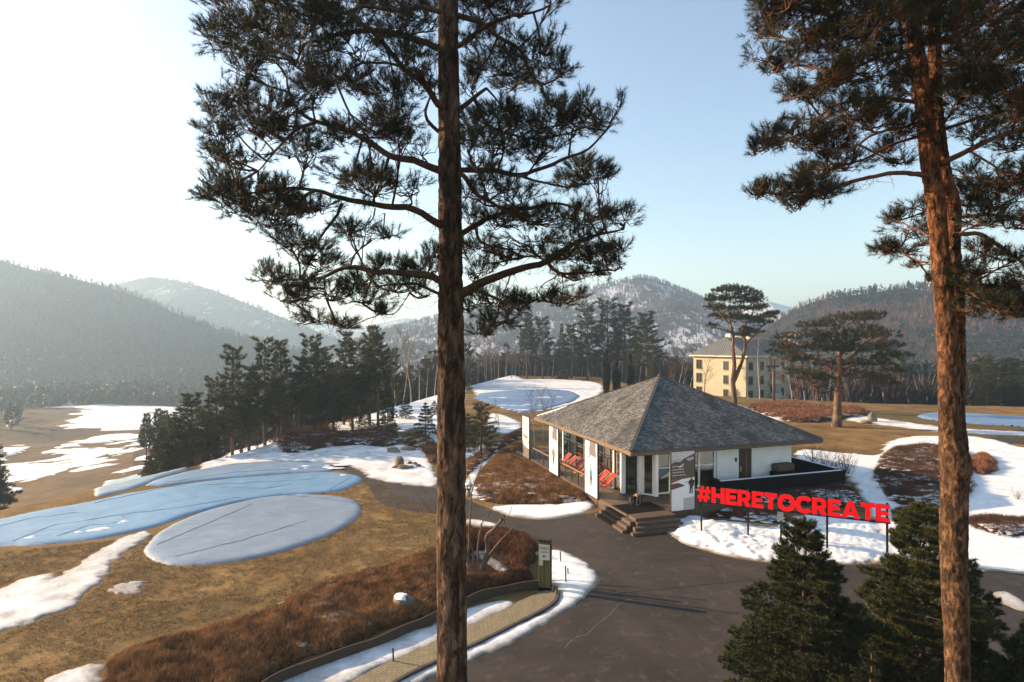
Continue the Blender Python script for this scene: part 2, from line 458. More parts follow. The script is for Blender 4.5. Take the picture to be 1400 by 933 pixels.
far_road = gpoly([(1318,598),(1400,600),(1480,602),(1480,611),(1400,608),(1330,602)], 0)
tag(sheet('path', far_road, .03, M_ASPH), kind='structure')
def brick_mat():
    m, nt, b = new_mat('tan_paving'); b.inputs['Roughness'].default_value = .9
    br = N(nt, 'ShaderNodeTexBrick', Scale=1); br.inputs['Color1'].default_value = (.25,.20,.115,1); br.inputs['Color2'].default_value = (.20,.16,.09,1)
    br.inputs['Mortar'].default_value = (.13,.10,.06,1); br.inputs['Mortar Size'].default_value = .012
    br.inputs['Brick Width'].default_value = .22; br.inputs['Row Height'].default_value = .11
    mp = N(nt, 'ShaderNodeMapping'); mp.inputs['Rotation'].default_value = (0, 0, R(-52)); nt.links.new(pos(nt), mp.inputs[0])
    nt.links.new(mp.outputs[0], br.inputs['Vector'])
    c = mix(nt, .5, br.outputs['Color'], mix(nt, 1, br.outputs['Color'], ramp(nt, noise(nt, 3, 5, .7, pos(nt)), [(.3, (.5,.5,.5)), (.7, (1.2,1.2,1.2))]), 'MULTIPLY'))
    nt.links.new(c, b.inputs['Base Color']); bump(nt, b, br.outputs['Fac'], -.4, .01)
    return m
tag(sheet('pavement', PAVING, .05, brick_mat()), kind='structure')
# kerb along the outer edge of the paved strip
kp = gpt([756,764,757,700,640,560,520], [803,815,830,859,889,924,950])
kb = MB()
kpts = smooth_poly(kp, 2)
kpts = kpts[:-6]
vv = []; ff = []
nrm = []
for i in range(len(kpts)):
    d = kpts[min(i+1, len(kpts)-1)]-kpts[max(i-1, 0)]; d /= np.linalg.norm(d); nrm.append((-d[1], d[0]))
for (x, y), (nx, ny) in zip(kpts, nrm):
    for o, z in ((-.075, -.05), (-.075, .115), (-.055, .13), (.055, .13), (.075, .115), (.075, -.05)):
        vv.append((x+nx*o, y+ny*o, z))
for i in range(len(kpts)-1):
    for k in range(5): ff.append((i*6+k, i*6+k+1, i*6+k+7, i*6+k+6))
ff += [tuple(range(6)), tuple((len(kpts)-1)*6+k for k in range(6))[::-1]]
tag(kb.add(vv, ff).build('kerb', simple('kerb_stone', (.10,.075,.06), (.05,.04,.035), 5, .9, .3, 30, 'Pos')), kind='structure')

# ------------------------------------------------------------------ snow lying on the ground (a real layer, its edge is where it sinks below the turf)
zs = np.geomspace(14, 420, 900); ks = np.linspace(-1.12, 1.12, 560)
Zs, Ks = np.meshgrid(zs, ks, indexing='ij'); Xs = Ks*Zs
fx, fz = Xs.ravel(), Zs.ravel()
base = zg(Xs, Zs).ravel()
thick = np.full(fx.shape, -.5)
for P, t, e, hl in SNOW:
    lo = P.min(0)-3*e; hi = P.max(0)+3*e
    m = (fx > lo[0]) & (fx < hi[0]) & (fz > lo[1]) & (fz < hi[1])
    if not m.any(): continue
    x, y = fx[m], fz[m]
    s = np.minimum(sdf(x, y, P), (1.1 if e > 1 else 4)*e)
    sc = max(e*2.0, .9) if e < .45 else e*2.0
    n = fbm(x/sc, y/(sc*.7), 5, 11)
    if e > 1: n = fbm(x/(sc*2.4), y/(sc*1.0), 5, 23)*2.1
    n = n+(.45*fbm(x/.45, y/.3, 3, 61) if t < .3 else 0)*min(1, .3/e)
    s2 = s+n*e*1.4-hl*e*(fbm(x/(sc*1.3), y/(sc*.8), 3, 31) > .05)*.9
    if e > 1.2: s2 = s2-.62*e
    k = .38 if t < .3 else .12; t = t*.6
    th = t*(1-np.exp(-np.clip(s2, 0, None)*k/t))+np.where(s2 < 0, s2*.3-.02, 0)
    th = th+np.where(s2 > 0, fbm(x*1.3, y*1.3, 4, 5)*.03*np.clip(s2*2, 0, 1), 0)
    thick[m] = np.maximum(thick[m], th)
# shovelled heap beside the road
lo = PILE.min(0)-1; hi = PILE.max(0)+1
m = (fx > lo[0]) & (fx < hi[0]) & (fz > lo[1]) & (fz < hi[1]); x, y = fx[m], fz[m]
s = sdf(x, y, PILE)+fbm(x*1.5, y*1.5, 4, 41)*.25
lump = np.abs(fbm(x*1.1, y*1.1, 4, 51))*.5+np.abs(fbm(x*3.2, y*3.2, 3, 57))*.2
th = np.where(s > 0, (.42*(1-np.exp(-s*1.1))*(.55+1.2*lump*sstep(14, 11, x)+.25*lump)+fbm(x*5, y*5, 3, 71)*.07), s*.3-.02)
thick[m] = np.maximum(thick[m], th)
Vs = np.stack([fx, fz, base+np.maximum(thick, -.12)+.012], -1)
def snow_mat():
    m, nt, b = new_mat('old_snow'); b.inputs['Roughness'].default_value = .7
    b.inputs['Specular IOR Level'].default_value = .2
    p = pos(nt)
    c = ramp(nt, noise(nt, 2.2, 6, .7, p), [(.25, (.58,.58,.60)), (.55, (.76,.76,.77))])
    ta = N(nt, 'ShaderNodeAttribute', attribute_name='depth')
    nz = noise(nt, 6, 5, .75, p)
    ma = N(nt, 'ShaderNodeMath', operation='MULTIPLY_ADD'); ma.inputs[1].default_value = -.045; nt.links.new(nz, ma.inputs[0]); nt.links.new(ta.outputs['Fac'], ma.inputs[2])
    thin = ramp(nt, ma.outputs[0], [(0, (1,1,1)), (.045, (0,0,0))])
    c = mix(nt, thin, c, (.26, .235, .21))
    specks = ramp(nt, noise(nt, 18, 3, .8, p), [(.70, (0,0,0)), (.78, (.7,.7,.7))]); c = mix(nt, specks, c, (.20, .16, .12))
    nt.links.new(c, b.inputs['Base Color'])
    bump(nt, b, noise(nt, 6, 6, .75, p), .6, .04)
    return m
M_SNOW = snow_mat()
M_SNOWC = simple('clean_snow', (.76,.76,.77), (.62,.62,.64), 3, .7, .4, 8, 'Pos', spec=.2)
keep = (thick > -.10)
q = grid_quads(*Xs.shape, keep=keep)
used = np.unique(q); rm = np.full(len(Vs), -1); rm[used] = np.arange(len(used))
tag(mesh_np('snow', Vs[used], quads=rm[q], mats=M_SNOW, smooth=True, attrs={'depth': thick[used]*np.where(Vs[used][:, 1] > 130, .25, 1)+np.where(Vs[used][:, 1] > 130, .05, 0)}), kind='structure')
SNOW_FIELD = (Xs, Zs, thick)

# joints and a pale crack in the asphalt
def strip(name, px, w_, mat, wob=0):
    p = resample(np.column_stack([gpt([a for a, b in px], [b for a, b in px]), np.zeros(len(px))]), .25)
    V = []; 
    for i in range(len(p)):
        d = p[min(i+1, len(p)-1)]-p[max(i-1, 0)]; d /= np.linalg.norm(d); n_ = np.array([-d[1], d[0], 0]); o = n_*wob*float(vnoise(i*.7, .5)); k = w_*(.6+.6*abs(float(vnoise(i*.9, 3.5))))
        V += [p[i]+o-n_*k/2+(0, 0, .011), p[i]+o+n_*k/2+(0, 0, .011)]
    Q = [(2*i, 2*i+2, 2*i+3, 2*i+1) for i in range(len(p)-1)]
    tag(mesh_np(name, np.array(V), None, np.array(Q), mat), kind='structure')
M_TAR = simple('tar', (.018,.013,.011), (.012,.01,.009), 4, .7)
strip('road_joint', [(758,825),(830,814),(960,800),(1060,791)], .05, M_TAR, .03)
strip('road_joint', [(655,722),(705,722),(728,716),(752,711)][1:], .04, M_TAR, .02)
strip('road_joint', [(640,707),(655,703),(668,701)], .05, M_TAR, .02)
strip('road_crack', [(770,885),(800,868),(826,848),(838,836),(846,828),(866,818)], .035, simple('crack_dust', (.16,.13,.10), (.09,.07,.055), 6, .9, vec='Pos'), .12)
# ------------------------------------------------------------------ mountains
def hill_mat(name, ca, cb, snow, amount, sc=.012):
    m, nt, b = new_mat(name); b.inputs['Roughness'].default_value = 1; b.inputs['Specular IOR Level'].default_value = .05
    p = pos(nt)
    c = ramp(nt, noise(nt, .05, 6, .7, p), [(.3, cb), (.7, ca)])
    st = noise(nt, 1, 6, .75, pos(nt, (.09, .03, .025)))
    br = noise(nt, sc, 4, .6, p)
    a = N(nt, 'ShaderNodeMath', operation='MULTIPLY_ADD'); a.inputs[1].default_value = .6
    nt.links.new(br, a.inputs[0]); nt.links.new(st, a.inputs[2])
    f = ramp(nt, a.outputs[0], [(amount, (0,0,0)), (amount+.1, (1,1,1))])
    c = mix(nt, f, c, snow)
    nt.links.new(c, b.inputs['Base Color']); return m
HILLS = {}
def hill(name, prof, Z0, zb, front, back, mat, seed, rough=.10):
    prof = np.array(prof, float)
    n = 320
    px = np.linspace(prof[0, 0], prof[-1, 0], n); py = np.interp(px, prof[:, 0], prof[:, 1])
    k = np.ones(5)/5; py = np.convolve(np.pad(py, 2, 'edge'), k, 'valid')
    xr = (px-CX)/F*Z0; zr = HC-(py-CY)/F*Z0
    t = np.concatenate([np.linspace(-1, 0, 90), np.linspace(0, 1, 22)[1:]])
    T, XX = np.meshgrid(t, xr, indexing='ij'); ZR = np.broadcast_to(zr, T.shape)
    Y = Z0+np.where(T < 0, T*front, T*back)
    g = np.where(T < 0, 1-np.abs(T)**1.15, 1-T**1.4)
    amp = (ZR-zb)*rough
    gul = np.abs(fbm(XX/(.22*Z0)+Y*.0008, Y/(.5*Z0), 4, seed))
    Zh = zb+(ZR-zb)*g-amp*2.4*gul*np.minimum(1, np.abs(T)*5)*(1-np.abs(T)**4)
    o = mesh_np(name, np.stack([XX, Y, Zh], -1).reshape(-1, 3), quads=grid_quads(*T.shape), mats=mat, smooth=True)
    tag(o, kind='structure'); HILLS[seed] = (XX, Y, Zh); return o
hill('hills', [(-900,330),(-300,325),(0,355),(40,368),(80,376),(130,388),(185,404),(240,428),(290,448),(330,461),(380,474),(440,490),(520,515),(640,540)], 640, -40, 300, 120,
     hill_mat('wooded_slope', (.05,.045,.042), (.035,.033,.032), (.38,.39,.41), 1.2), 1)
hill('hills', [(-300,470),(60,420),(130,396),(170,386),(205,378),(245,384),(290,396),(330,412),(380,432),(430,452),(500,478),(600,500),(700,520)], 1150, -40, 380, 160,
     hill_mat('snowy_slope', (.10,.09,.085), (.05,.045,.045), (.45,.46,.50), .88), 2)
hill('hills', [(200,470),(380,446),(440,440),(500,446),(555,435),(600,442),(660,440),(760,430),(900,450),(1000,470)], 2200, -40, 500, 300,
     hill_mat('far_slope', (.12,.11,.11), (.07,.07,.07), (.55,.55,.56), .8), 3)
hill('hills', [(380,520),(480,472),(530,452),(600,434),(650,424),(700,416),(760,408),(800,398),(835,390),(865,381),(880,379),(900,384),(925,395),(950,406),(985,424),(1020,440),(1060,455),(1120,474),(1200,500)], 850, -30, 430, 150,
     hill_mat('frosted_slope', (.08,.07,.07), (.04,.036,.038), (.52,.52,.57), .79), 4)
hill('hills', [(900,480),(980,440),(1030,418),(1050,412),(1080,420),(1120,430),(1200,450)], 1400, -30, 300, 200,
     hill_mat('snowy_top', (.12,.11,.11), (.07,.06,.06), (.65,.63,.63), .66), 5)
hill('hills', [(960,500),(1020,470),(1060,440),(1100,417),(1130,408),(1165,404),(1200,399),(1240,394),(1290,400),(1340,396),(1400,400),(1600,380),(2300,370)], 470, -20, 280, 120,
     hill_mat('pine_slope', (.07,.042,.03), (.02,.019,.015), (.45,.44,.44), 1.0), 6)
# ------------------------------------------------------------------ vegetation generators (vectorised)
def unit(a): return a/(np.linalg.norm(a, axis=-1, keepdims=True)+1e-9)
def rnd(*s): return rng.normal(size=s)
def needles(P, D, L, Wd):
    """one thin triangle per needle"""
    n = len(P)
    side = unit(np.cross(D, rnd(n, 3)))*np.broadcast_to(np.asarray(Wd), (n,))[:, None]*.5
    L = np.broadcast_to(np.asarray(L), (n,))[:, None]
    V = np.stack([P-side, P+side, P+D*L], 1).reshape(-1, 3)
    return V, np.arange(3*n).reshape(-1, 3)
def sticks(A, B, ra, rb, n=3):
    m = len(A); D = unit(B-A)
    ref = np.where(np.abs(D[:, 2:3]) > .9, np.array([[1., 0, 0]]), np.array([[0, 0, 1.]]))
    U = unit(np.cross(D, ref)); W = np.cross(D, U)
    ra = np.broadcast_to(np.asarray(ra, float), (m,))[:, None]; rb = np.broadcast_to(np.asarray(rb, float), (m,))[:, None]
    rings = []
    for C, r in ((A, ra), (B, rb)):
        for k in range(n):
            t = 2*math.pi*k/n; rings.append(C+(U*math.cos(t)+W*math.sin(t))*r)
    V = np.stack(rings, 1).reshape(-1, 3)
    q = np.array([[k, (k+1) % n, n+(k+1) % n, n+k] for k in range(n)])
    Q = (np.arange(m)*2*n)[:, None, None]+q[None]
    return V, Q.reshape(-1, 4)
def joinm(parts):
    """[(V,T or None,Q or None)] -> V,T,Q"""
    Vs, Ts, Qs, n = [], [], [], 0
    for V, T, Q in parts:
        Vs.append(V)
        if T is not None and len(T): Ts.append(np.asarray(T)+n)
        if Q is not None and len(Q): Qs.append(np.asarray(Q)+n)
        n += len(V)
    return np.concatenate(Vs), (np.concatenate(Ts) if Ts else None), (np.concatenate(Qs) if Qs else None)
def tube_np(pts, radii, n=10, disp=None):
    m = MB(); m.tube(pts, radii, n); 
    V = np.array([tuple(v) for v in m.v])
    Q = [f for f in m.f if len(f) == 4]
    return V, None, np.array(Q)
def tufts(C, A, size, K, L, Wd, spread=.8, up=.15):
    """needle brushes: C centres, A axes, size = shoot length, K needles each"""
    n = len(C); size = np.broadcast_to(np.asarray(size, float), (n,))
    s = rng.random((n, K))
    P = C[:, None]+A[:, None]*(s*size[:, None])[..., None]
    D = unit(A[:, None]*.75+rnd(n, K, 3)*spread*.75+np.array([0, 0, up]))
    Ls = L*(.7+.5*rng.random((n, K)))
    return needles(P.reshape(-1, 3), D.reshape(-1, 3), Ls.ravel(), Wd)

M_BARK_PINE = None
def bark_mat(name, dark, mid, light, scale, vstretch=.35, bmp=1.0, bdist=.02, top=None, zlo=0, zhi=8, flake=True):
    m, nt, b = new_mat(name); b.inputs['Roughness'].default_value = .9; b.inputs['Specular IOR Level'].default_value = .15
    p = pos(nt, (1, 1, vstretch))
    wv = N(nt, 'ShaderNodeVectorMath', operation='ADD')
    nn = N(nt, 'ShaderNodeTexNoise', Scale=scale*1.5, Detail=4); nt.links.new(p, nn.inputs['Vector'])
    sc = N(nt, 'ShaderNodeVectorMath', operation='SCALE'); sc.inputs['Scale'].default_value = .55/scale
    nt.links.new(nn.outputs['Color'], sc.inputs[0])
    nt.links.new(p, wv.inputs[0]); nt.links.new(sc.outputs[0], wv.inputs[1])
    vc = N(nt, 'ShaderNodeTexVoronoi', feature='F1', Scale=scale*.8); nt.links.new(wv.outputs[0], vc.inputs['Vector'])
    ra = N(nt, 'ShaderNodeTexNoise', Scale=scale*.55, Detail=6, Roughness=.72, Distortion=.6); nt.links.new(p, ra.inputs['Vector'])
    plate = ramp(nt, ra.outputs['Fac'], [(.40, (0,0,0)), (.56, (1,1,1))])
    fine = noise(nt, scale*4, 5, .75, p)
    sep = N(nt, 'ShaderNodeSeparateColor'); nt.links.new(vc.outputs['Color'], sep.inputs[0])
    big = ramp(nt, noise(nt, 1.6, 4, .7, pos(nt, (1, 1, .6))), [(.35, (.6,.6,.6)), (.65, (1.2,1.2,1.2))])
    hue = mix(nt, 1, mix(nt, sep.outputs[0], mid, light), big, 'MULTIPLY')
    hue = mix(nt, .6, hue, mix(nt, 1, hue, ramp(nt, fine, [(.3, (.45,.45,.45)), (.7, (1.25,1.25,1.25))]), 'MULTIPLY'))
    if top:
        sp = N(nt, 'ShaderNodeSeparateXYZ'); nt.links.new(pos(nt), sp.inputs[0])
        mr = N(nt, 'ShaderNodeMapRange'); mr.inputs[1].default_value = zlo; mr.inputs[2].default_value = zhi
        nt.links.new(sp.outputs[2], mr.inputs[0])
        tc = mix(nt, ramp(nt, fine, [(.3, (0,0,0)), (.7, (1,1,1))]), tuple(c*.65 for c in top), top)
        hue = mix(nt, mr.outputs[0], hue, tc)
    c = mix(nt, plate, dark, hue)
    nt.links.new(c, b.inputs['Base Color'])
    hgt = N(nt, 'ShaderNodeMath', operation='MULTIPLY_ADD'); hgt.inputs[1].default_value = .35
    nt.links.new(fine, hgt.inputs[0])
    sp2 = N(nt, 'ShaderNodeSeparateColor'); nt.links.new(plate, sp2.inputs[0]); nt.links.new(sp2.outputs[0], hgt.inputs[2])
    bump(nt, b, hgt.outputs[0], bmp, bdist)
    return m

M_NEEDLE_A = foliage_mat('pine_needles', [(.3, (.008, .011, .003)), (.55, (.019, .024, .006)), (.75, (.040, .041, .011))], 1.1, .12)
M_NEEDLE_B = foliage_mat('pine_needles_warm', [(.3, (.010, .012, .004)), (.55, (.024, .025, .007)), (.75, (.054, .042, .012))], .9, .12)
M_FIR = foliage_mat('fir_needles', [(.3, (.014, .019, .006)), (.55, (.04, .045, .013)), (.75, (.085, .078, .024))], 2.0, .08)
M_FARFIR = foliage_mat('dark_conifer_needles', [(.3, (.018, .022, .007)), (.55, (.05, .052, .015)), (.75, (.10, .085, .026))], .35, .3)
M_THUJA = foliage_mat('cypress_leaves', [(.3, (.022, .02, .01)), (.6, (.045, .038, .017)), (.8, (.06, .05, .02))], .5, .05)
M_TWIG = simple('twig_bark', (.06, .04, .028), (.03, .02, .014), 3, .9, vec='Pos')
M_TRUNK = simple('conifer_bark', (.12, .07, .045), (.05, .032, .022), 2, .9, vec='Pos')
M_BIRCH = simple('birch_bark', (.50, .42, .36), (.20, .15, .12), 2.2, .8, vec='Pos', vscale=(1, 1, 2.2))
M_BARETREE = simple('bare_tree_bark', (.17, .11, .08), (.08, .05, .036), 2, .9, vec='Pos')
M_REDTWIG = simple('red_brown_twigs', (.13, .055, .032), (.07, .03, .018), .6, .9, vec='Pos')

# ---------- big pines traced limb by limb
def hero_pine(root, trunk_parts, limbs, blobs, bark, limbmat, needle, dens=1.0, K=46, L=.115, Wd=.0065, size=.16, seed=1, cones=0, dead=0):
    """limbs: list of world polylines with base radius; blobs: (centre, rx, ry(depth), rz)"""
    global rng
    rng = np.random.default_rng(seed)
    parts = []; nodes = []
    for pts, r0, r1 in limbs:
        p = resample(pts, .10)
        n = len(p)
        wob = np.cumsum(rnd(n, 3)*.006, 0); wob -= np.linspace(0, 1, n)[:, None]*wob[-1]
        p = p+wob
        rr = np.linspace(1, 0, n)**.8*(r0-r1)+r1
        rr = rr*(1+.10*fbm(np.arange(n)*.35, np.full(n, float(r0)*91), 3, 5))
        parts.append(tube_np(p, rr, 8)); nodes.append(p)
    nodes = np.concatenate(nodes)
    C, A = [], []; SA, SB, RA, RB = [], [], [], []
    for c, rx, ry, rz in blobs:
        c = np.array(c)
        vol = rx*ry*rz*4.19
        # a short branch from the nearest limb to the clump, then fanning shoots
        d = np.linalg.norm(nodes-c+np.array([0, 0, rz*.3]), axis=1); nb = nodes[np.argmin(d)]
        hub = c+np.array([0, 0, -rz*.35])+rnd(3)*np.array([rx, ry, rz])*.08
        mid = (nb+hub)/2+rnd(3)*.04+np.array([0, 0, -.03])
        pp = resample([nb, mid, hub], .06); parts.append(tube_np(pp, np.linspace(.02, .011, len(pp)), 5))
        nsub = max(4, int(7*dens*(rx*ry)**.5/.25*.8)); nsub = min(nsub, 16)
        ang = rng.random(nsub)*6.283; rad = .35+.4*rng.random(nsub)
        sub = np.stack([c[0]+np.cos(ang)*rad*rx, c[1]+np.sin(ang)*rad*ry, c[2]+(rng.random(nsub)-.55)*rz*.9], 1)
        st = pp[rng.integers(len(pp)//2, len(pp), nsub)]
        m1 = (st+sub)/2+rnd(nsub, 3)*.03
        SA += [st, m1]; SB += [m1, sub]; RA += [np.full(nsub, .011), np.full(nsub, .008)]; RB += [np.full(nsub, .008), np.full(nsub, .006)]
        nt_ = int(dens*(34*(rx*ry*rz)**(2/3)/.06+6))
        q = unit(rnd(nt_, 3))*(rng.random(nt_)**.36)[:, None]
        q[:, 2] = np.abs(q[:, 2])*np.where(rng.random(nt_) < .72, 1, -.8)
        tp = c+q*np.array([rx, ry, rz])
        tp += (np.stack([fbm(tp[:, 0]*5, tp[:, 2]*5, 2, 3), fbm(tp[:, 1]*5, tp[:, 2]*5, 2, 4), fbm(tp[:, 0]*5, tp[:, 1]*5, 2, 9)], 1))*.10
        # gaps: drop shoots where a 3D noise is low
        gap = fbm(tp[:, 0]*2.6, tp[:, 2]*4.2, 3, 77, tp[:, 1]*2.6)
        tp = tp[gap > -.16]
        js = np.argmin(np.linalg.norm(tp[:, None]-sub[None], axis=2), axis=1)
        a = unit((tp-sub[js])*1.2+(tp-c)*.6+np.array([0, 0, .12])+rnd(len(tp), 3)*.05)
        md = (sub[js]+tp)/2+rnd(len(tp), 3)*.015+np.array([0, 0, -.012])
        SA += [sub[js], md]; SB += [md, tp+a*size*.8]; n = len(tp)
        RA += [np.full(n, .0055), np.full(n, .0042)]; RB += [np.full(n, .0042), np.full(n, .0025)]
        C.append(tp); A.append(a)
    C = np.concatenate(C); A = np.concatenate(A)
    if dead:
        zlow = np.quantile(nodes[:, 2], .55); cand = nodes[nodes[:, 2] < zlow]
        b0 = cand[rng.integers(0, len(cand), dead)]; d_ = unit(rnd(dead, 3)*np.array([1, 1, .5])+np.array([0, 0, -.55])); l_ = rng.uniform(.12, .30, dead)[:, None]
        b1 = b0+d_*l_*.5; d2 = unit(d_+rnd(dead, 3)*.45+np.array([0, 0, -.2])); b2 = b1+d2*l_*.45; d3 = unit(d2+rnd(dead, 3)*.6+np.array([0, 0, .35])); b3 = b2+d3*l_*.35
        b4 = b1+unit(d_+rnd(dead, 3)*.8)*l_*.4
        SA += [b0, b1, b2, b1]; SB += [b1, b2, b3, b4]; one = np.ones(dead); RA += [one*.0045, one*.0036, one*.0028, one*.003]; RB += [one*.0036, one*.0028, one*.0018, one*.0018]
    V, Q = sticks(np.concatenate(SA), np.concatenate(SB), np.concatenate(RA), np.concatenate(RB))
    parts.append((V, None, Q))
    if cones:
        idx = rng.choice(len(C), cones, replace=False)
        for i in idx:
            p = C[i]-np.array([0, 0, .03]); parts.append(tube_np([p+np.array([0,0,.035]), p+np.array([0,0,.02]), p, p-np.array([0,0,.02]), p-np.array([0,0,.035])], [.006, .021, .026, .019, .004], 7))
    V, T, Q = joinm(parts)
    mesh_np('limbs', V, T, Q, limbmat, root, smooth=True)
    V, T = tufts(C, A, size, K, L, Wd)
    mesh_np('needles', V, T, None, needle, root)
    for nm, pts, radii in trunk_parts:
        p = np.asarray(pts, float); n = 64
        z = resample(np.column_stack([p, radii]), .035)
        V = []; Q = []
        th = np.arange(n)/n*2*math.pi
        for i in range(len(z)):
            r = z[i, 3]
            u = th*3.2*8
            cx, sx = np.cos(th), np.sin(th)
            X_ = z[i, 0]+cx*r; Y_ = z[i, 1]+sx*r
            # bark plates
            rid = np.abs(fbm(cx*r*16+z[i,0]*3, sx*r*16, 3, 15, np.full(n, z[i, 2]*5.5)))
            lump = fbm(cx*1.3, sx*1.3, 3, 25, np.full(n, z[i, 2]*1.1))
            rr = r*(1+.05*lump)+np.clip(.25-rid, -.1, .25)*.055
            V.append(np.stack([z[i, 0]+cx*rr, z[i, 1]+sx*rr, np.full(n, z[i, 2])], 1))
        V = np.concatenate(V); m = len(z)
        i = np.arange(m-1)[:, None]*n; k = np.arange(n)[None]
        Q = np.stack([i+k, i+(k+1) % n, i+n+(k+1) % n, i+n+k], -1).reshape(-1, 4)
        mesh_np(nm, V, None, Q, bark, root, smooth=True)

# ---------- generic conifers: return (crown V,T), (wood V,Q)
def conifer(H, Rad, kind='spruce', dens=1.0, needleL=.3, K=12, seed=0, bare=.08, Wf=.12, lean=0, whorl=1.0):
    global rng
    rng = np.random.default_rng(seed)
    if kind == 'pine':
        nW = int(H*1.5); zs_ = np.linspace(bare*H, H*.97, nW)
    else:
        nW = int(H*2.3*whorl); zs_ = np.linspace(bare*H, H*.97, nW)
    C, A, SA, SB, RA, RB = [], [], [], [], [], []
    tilt = np.array([lean, lean*.4, 0])
    for zz in zs_:
        t = (zz-bare*H)/(H*(1-bare))
        if kind == 'pine':
            prof = (math.sin(min(1, t*1.35+.25)*math.pi*.72)**.8)*(1-t*.55)*(.7+.5*rng.random())
            nb = rng.integers(3, 6)
        elif kind == 'column':
            prof = (.35+.65*math.sin(min(1, t*1.1+.12)*math.pi))*.9; nb = 7
        else:
            prof = (1-t)**.85*(.85+.25*rng.random())+.04; nb = rng.integers(6, 9)
        a0 = rng.random()*6.28
        for b in range(nb):
            an = a0+b*6.283/nb+rng.normal()*.22
            ln = Rad*prof*(.7+.45*rng.random())
            if ln < .05: ln = .05
            rise = {'pine': .22+.5*t, 'column': 1.6, 'spruce': -.18+.75*t}[kind]+rng.normal()*.08
            dirv = np.array([math.cos(an), math.sin(an), rise]); dirv /= np.linalg.norm(dirv)
            st = np.array([0, 0, zz])+tilt*(zz/H)**2*H+rnd(3)*.02
            droop = {'pine': .10, 'column': 0, 'spruce': -.10*(1-t)}[kind]
            m = max(2, int(dens*ln/needleL*4.2))
            s = (.25 if kind != 'column' else .05)+(.75 if kind != 'column' else .95)*rng.random(m)**.75
            width = ln*.30*np.sin(np.clip(s, 0, 1)*math.pi*.8+.25)
            side = np.array([-math.sin(an), math.cos(an), 0])
            lat = (rng.random(m)*2-1)
            P = st+dirv*(s*ln)[:, None]+side*(lat*width)[:, None]+np.array([0, 0, 1])*(droop*s**2*ln+rnd(m)*needleL*.18)[:, None]
            ax = unit(dirv[None]*.8+side*(lat*.7)[:, None]+np.array([0, 0, .25 if kind != 'column' else 1.0])+rnd(m, 3)*.15)
            C.append(P); A.append(ax)
            e = st+dirv*ln*.85+np.array([0, 0, droop*ln*.7])
            md = st+dirv*ln*.45+np.array([0, 0, droop*ln*.1])
            r = .012*H/6*(.4+ln/Rad)
            SA += [st, md]; SB += [md, e]; RA += [r, r*.6]; RB += [r*.6, r*.2]
    # leader
    top = np.array([0, 0, H])+tilt*H
    C.append(np.stack([top-np.array([0, 0, .15*i*needleL]) for i in range(5)])); A.append(np.tile([[0, 0, 1.]], (5, 1)))
    C = np.concatenate(C); A = np.concatenate(A)
    V, T = tufts(C, A, needleL*.6, K, needleL*.75, needleL*Wf, .75, .12)
    W1 = sticks(np.array(SA), np.array(SB), np.array(RA), np.array(RB), 4)
    tz = np.linspace(-.4, H*.98, 14)
    tp = np.stack([tilt[0]*(np.clip(tz, 0, H)/H)**2*H, tilt[1]*(np.clip(tz, 0, H)/H)**2*H, tz], 1)
    tp[:, :2] += rnd(14, 2)*.008*H**.5
    W2 = tube_np(tp, np.linspace(1, .06, 14)*.018*H**1.0*.8+.01, 8)
    return (V, T), joinm([(W1[0], None, W1[1])]), W2
def place_tree(name, proto, loc, rz, sc, label, cat, group):
    c = copy_tree(proto) if proto.get('used') else proto
    proto['used'] = 1
    if 'used' in c and c is not proto: del c['used']
    c.location = loc; c.rotation_euler = (0, 0, rz); c.scale = (sc[0], sc[0], sc[1]) if hasattr(sc, '__len__') else (sc, sc, sc)
    tag(c, label, cat, group); c.name = name
    return c
def proto_conifer(name, mats, **kw):
    cr, w1, w2 = conifer(**kw)
    o = thing(name)
    V, T, Q = joinm([w1]); V2, T2, Q2 = w2
    Vw, Tw, Qw = joinm([(V, T, Q), (V2, T2, Q2)])
    mesh_np('trunk', Vw, Tw, Qw, mats[1], o, smooth=True)
    mesh_np('crown', cr[0], cr[1], None, mats[0], o)
    return o
# ---------- leafless trees
def bare_segments(H, seed, spread=.5, trunk_r=.05, levels=4, first=.35, nbr=9, up=.6, multi=1):
    r_ = np.random.default_rng(seed)
    S = []
    def grow(p, d, ln, rad, lev):
        n = 4 if lev else 9
        pts = [p]; q = p.copy(); dd = d.copy()
        for i in range(n):
            dd = unit(dd+r_.normal(size=3)*(.05 if lev == 0 else .13)+np.array([0, 0, .04 if lev else .02]))
            q = q+dd*ln/n; pts.append(q.copy())
        for i in range(n):
            S.append((pts[i], pts[i+1], rad*(1-i/n*.8), rad*(1-(i+1)/n*.8), lev))
        if lev >= levels: return
        k = nbr if lev == 0 else max(3, int(nbr*.55))
        for j in range(k):
            t = first+(1-first)*(j+r_.random()*.8)/k if lev == 0 else .2+.8*r_.random()
            t = min(t, .98); i = min(int(t*n), n-1); f = t*n-i
            b = pts[i]*(1-f)+pts[i+1]*f
            an = r_.random()*6.283
            side = np.array([math.cos(an), math.sin(an), 0])
            base = unit(pts[i+1]-pts[i])
            nd = unit(base*(up)+side*spread+r_.normal(size=3)*.12)
            l2 = ln*(.62 if lev else .45)*(1-.55*t)*(.7+.6*r_.random())
            grow(b, nd, l2, rad*(1-.8*t)*.55+.003, lev+1)
    for m in range(multi):
        d = unit(np.array([r_.normal()*.06+(.25*math.cos(m*2.1) if multi > 1 else 0), r_.normal()*.06+(.25*math.sin(m*2.1) if multi > 1 else 0), 1]))
        grow(np.array([r_.normal()*.1*(multi > 1), r_.normal()*.1*(multi > 1), -.2]), d, H*(1 if m == 0 else .6+.35*r_.random()), trunk_r*(1 if m == 0 else .7), 0)
    return S
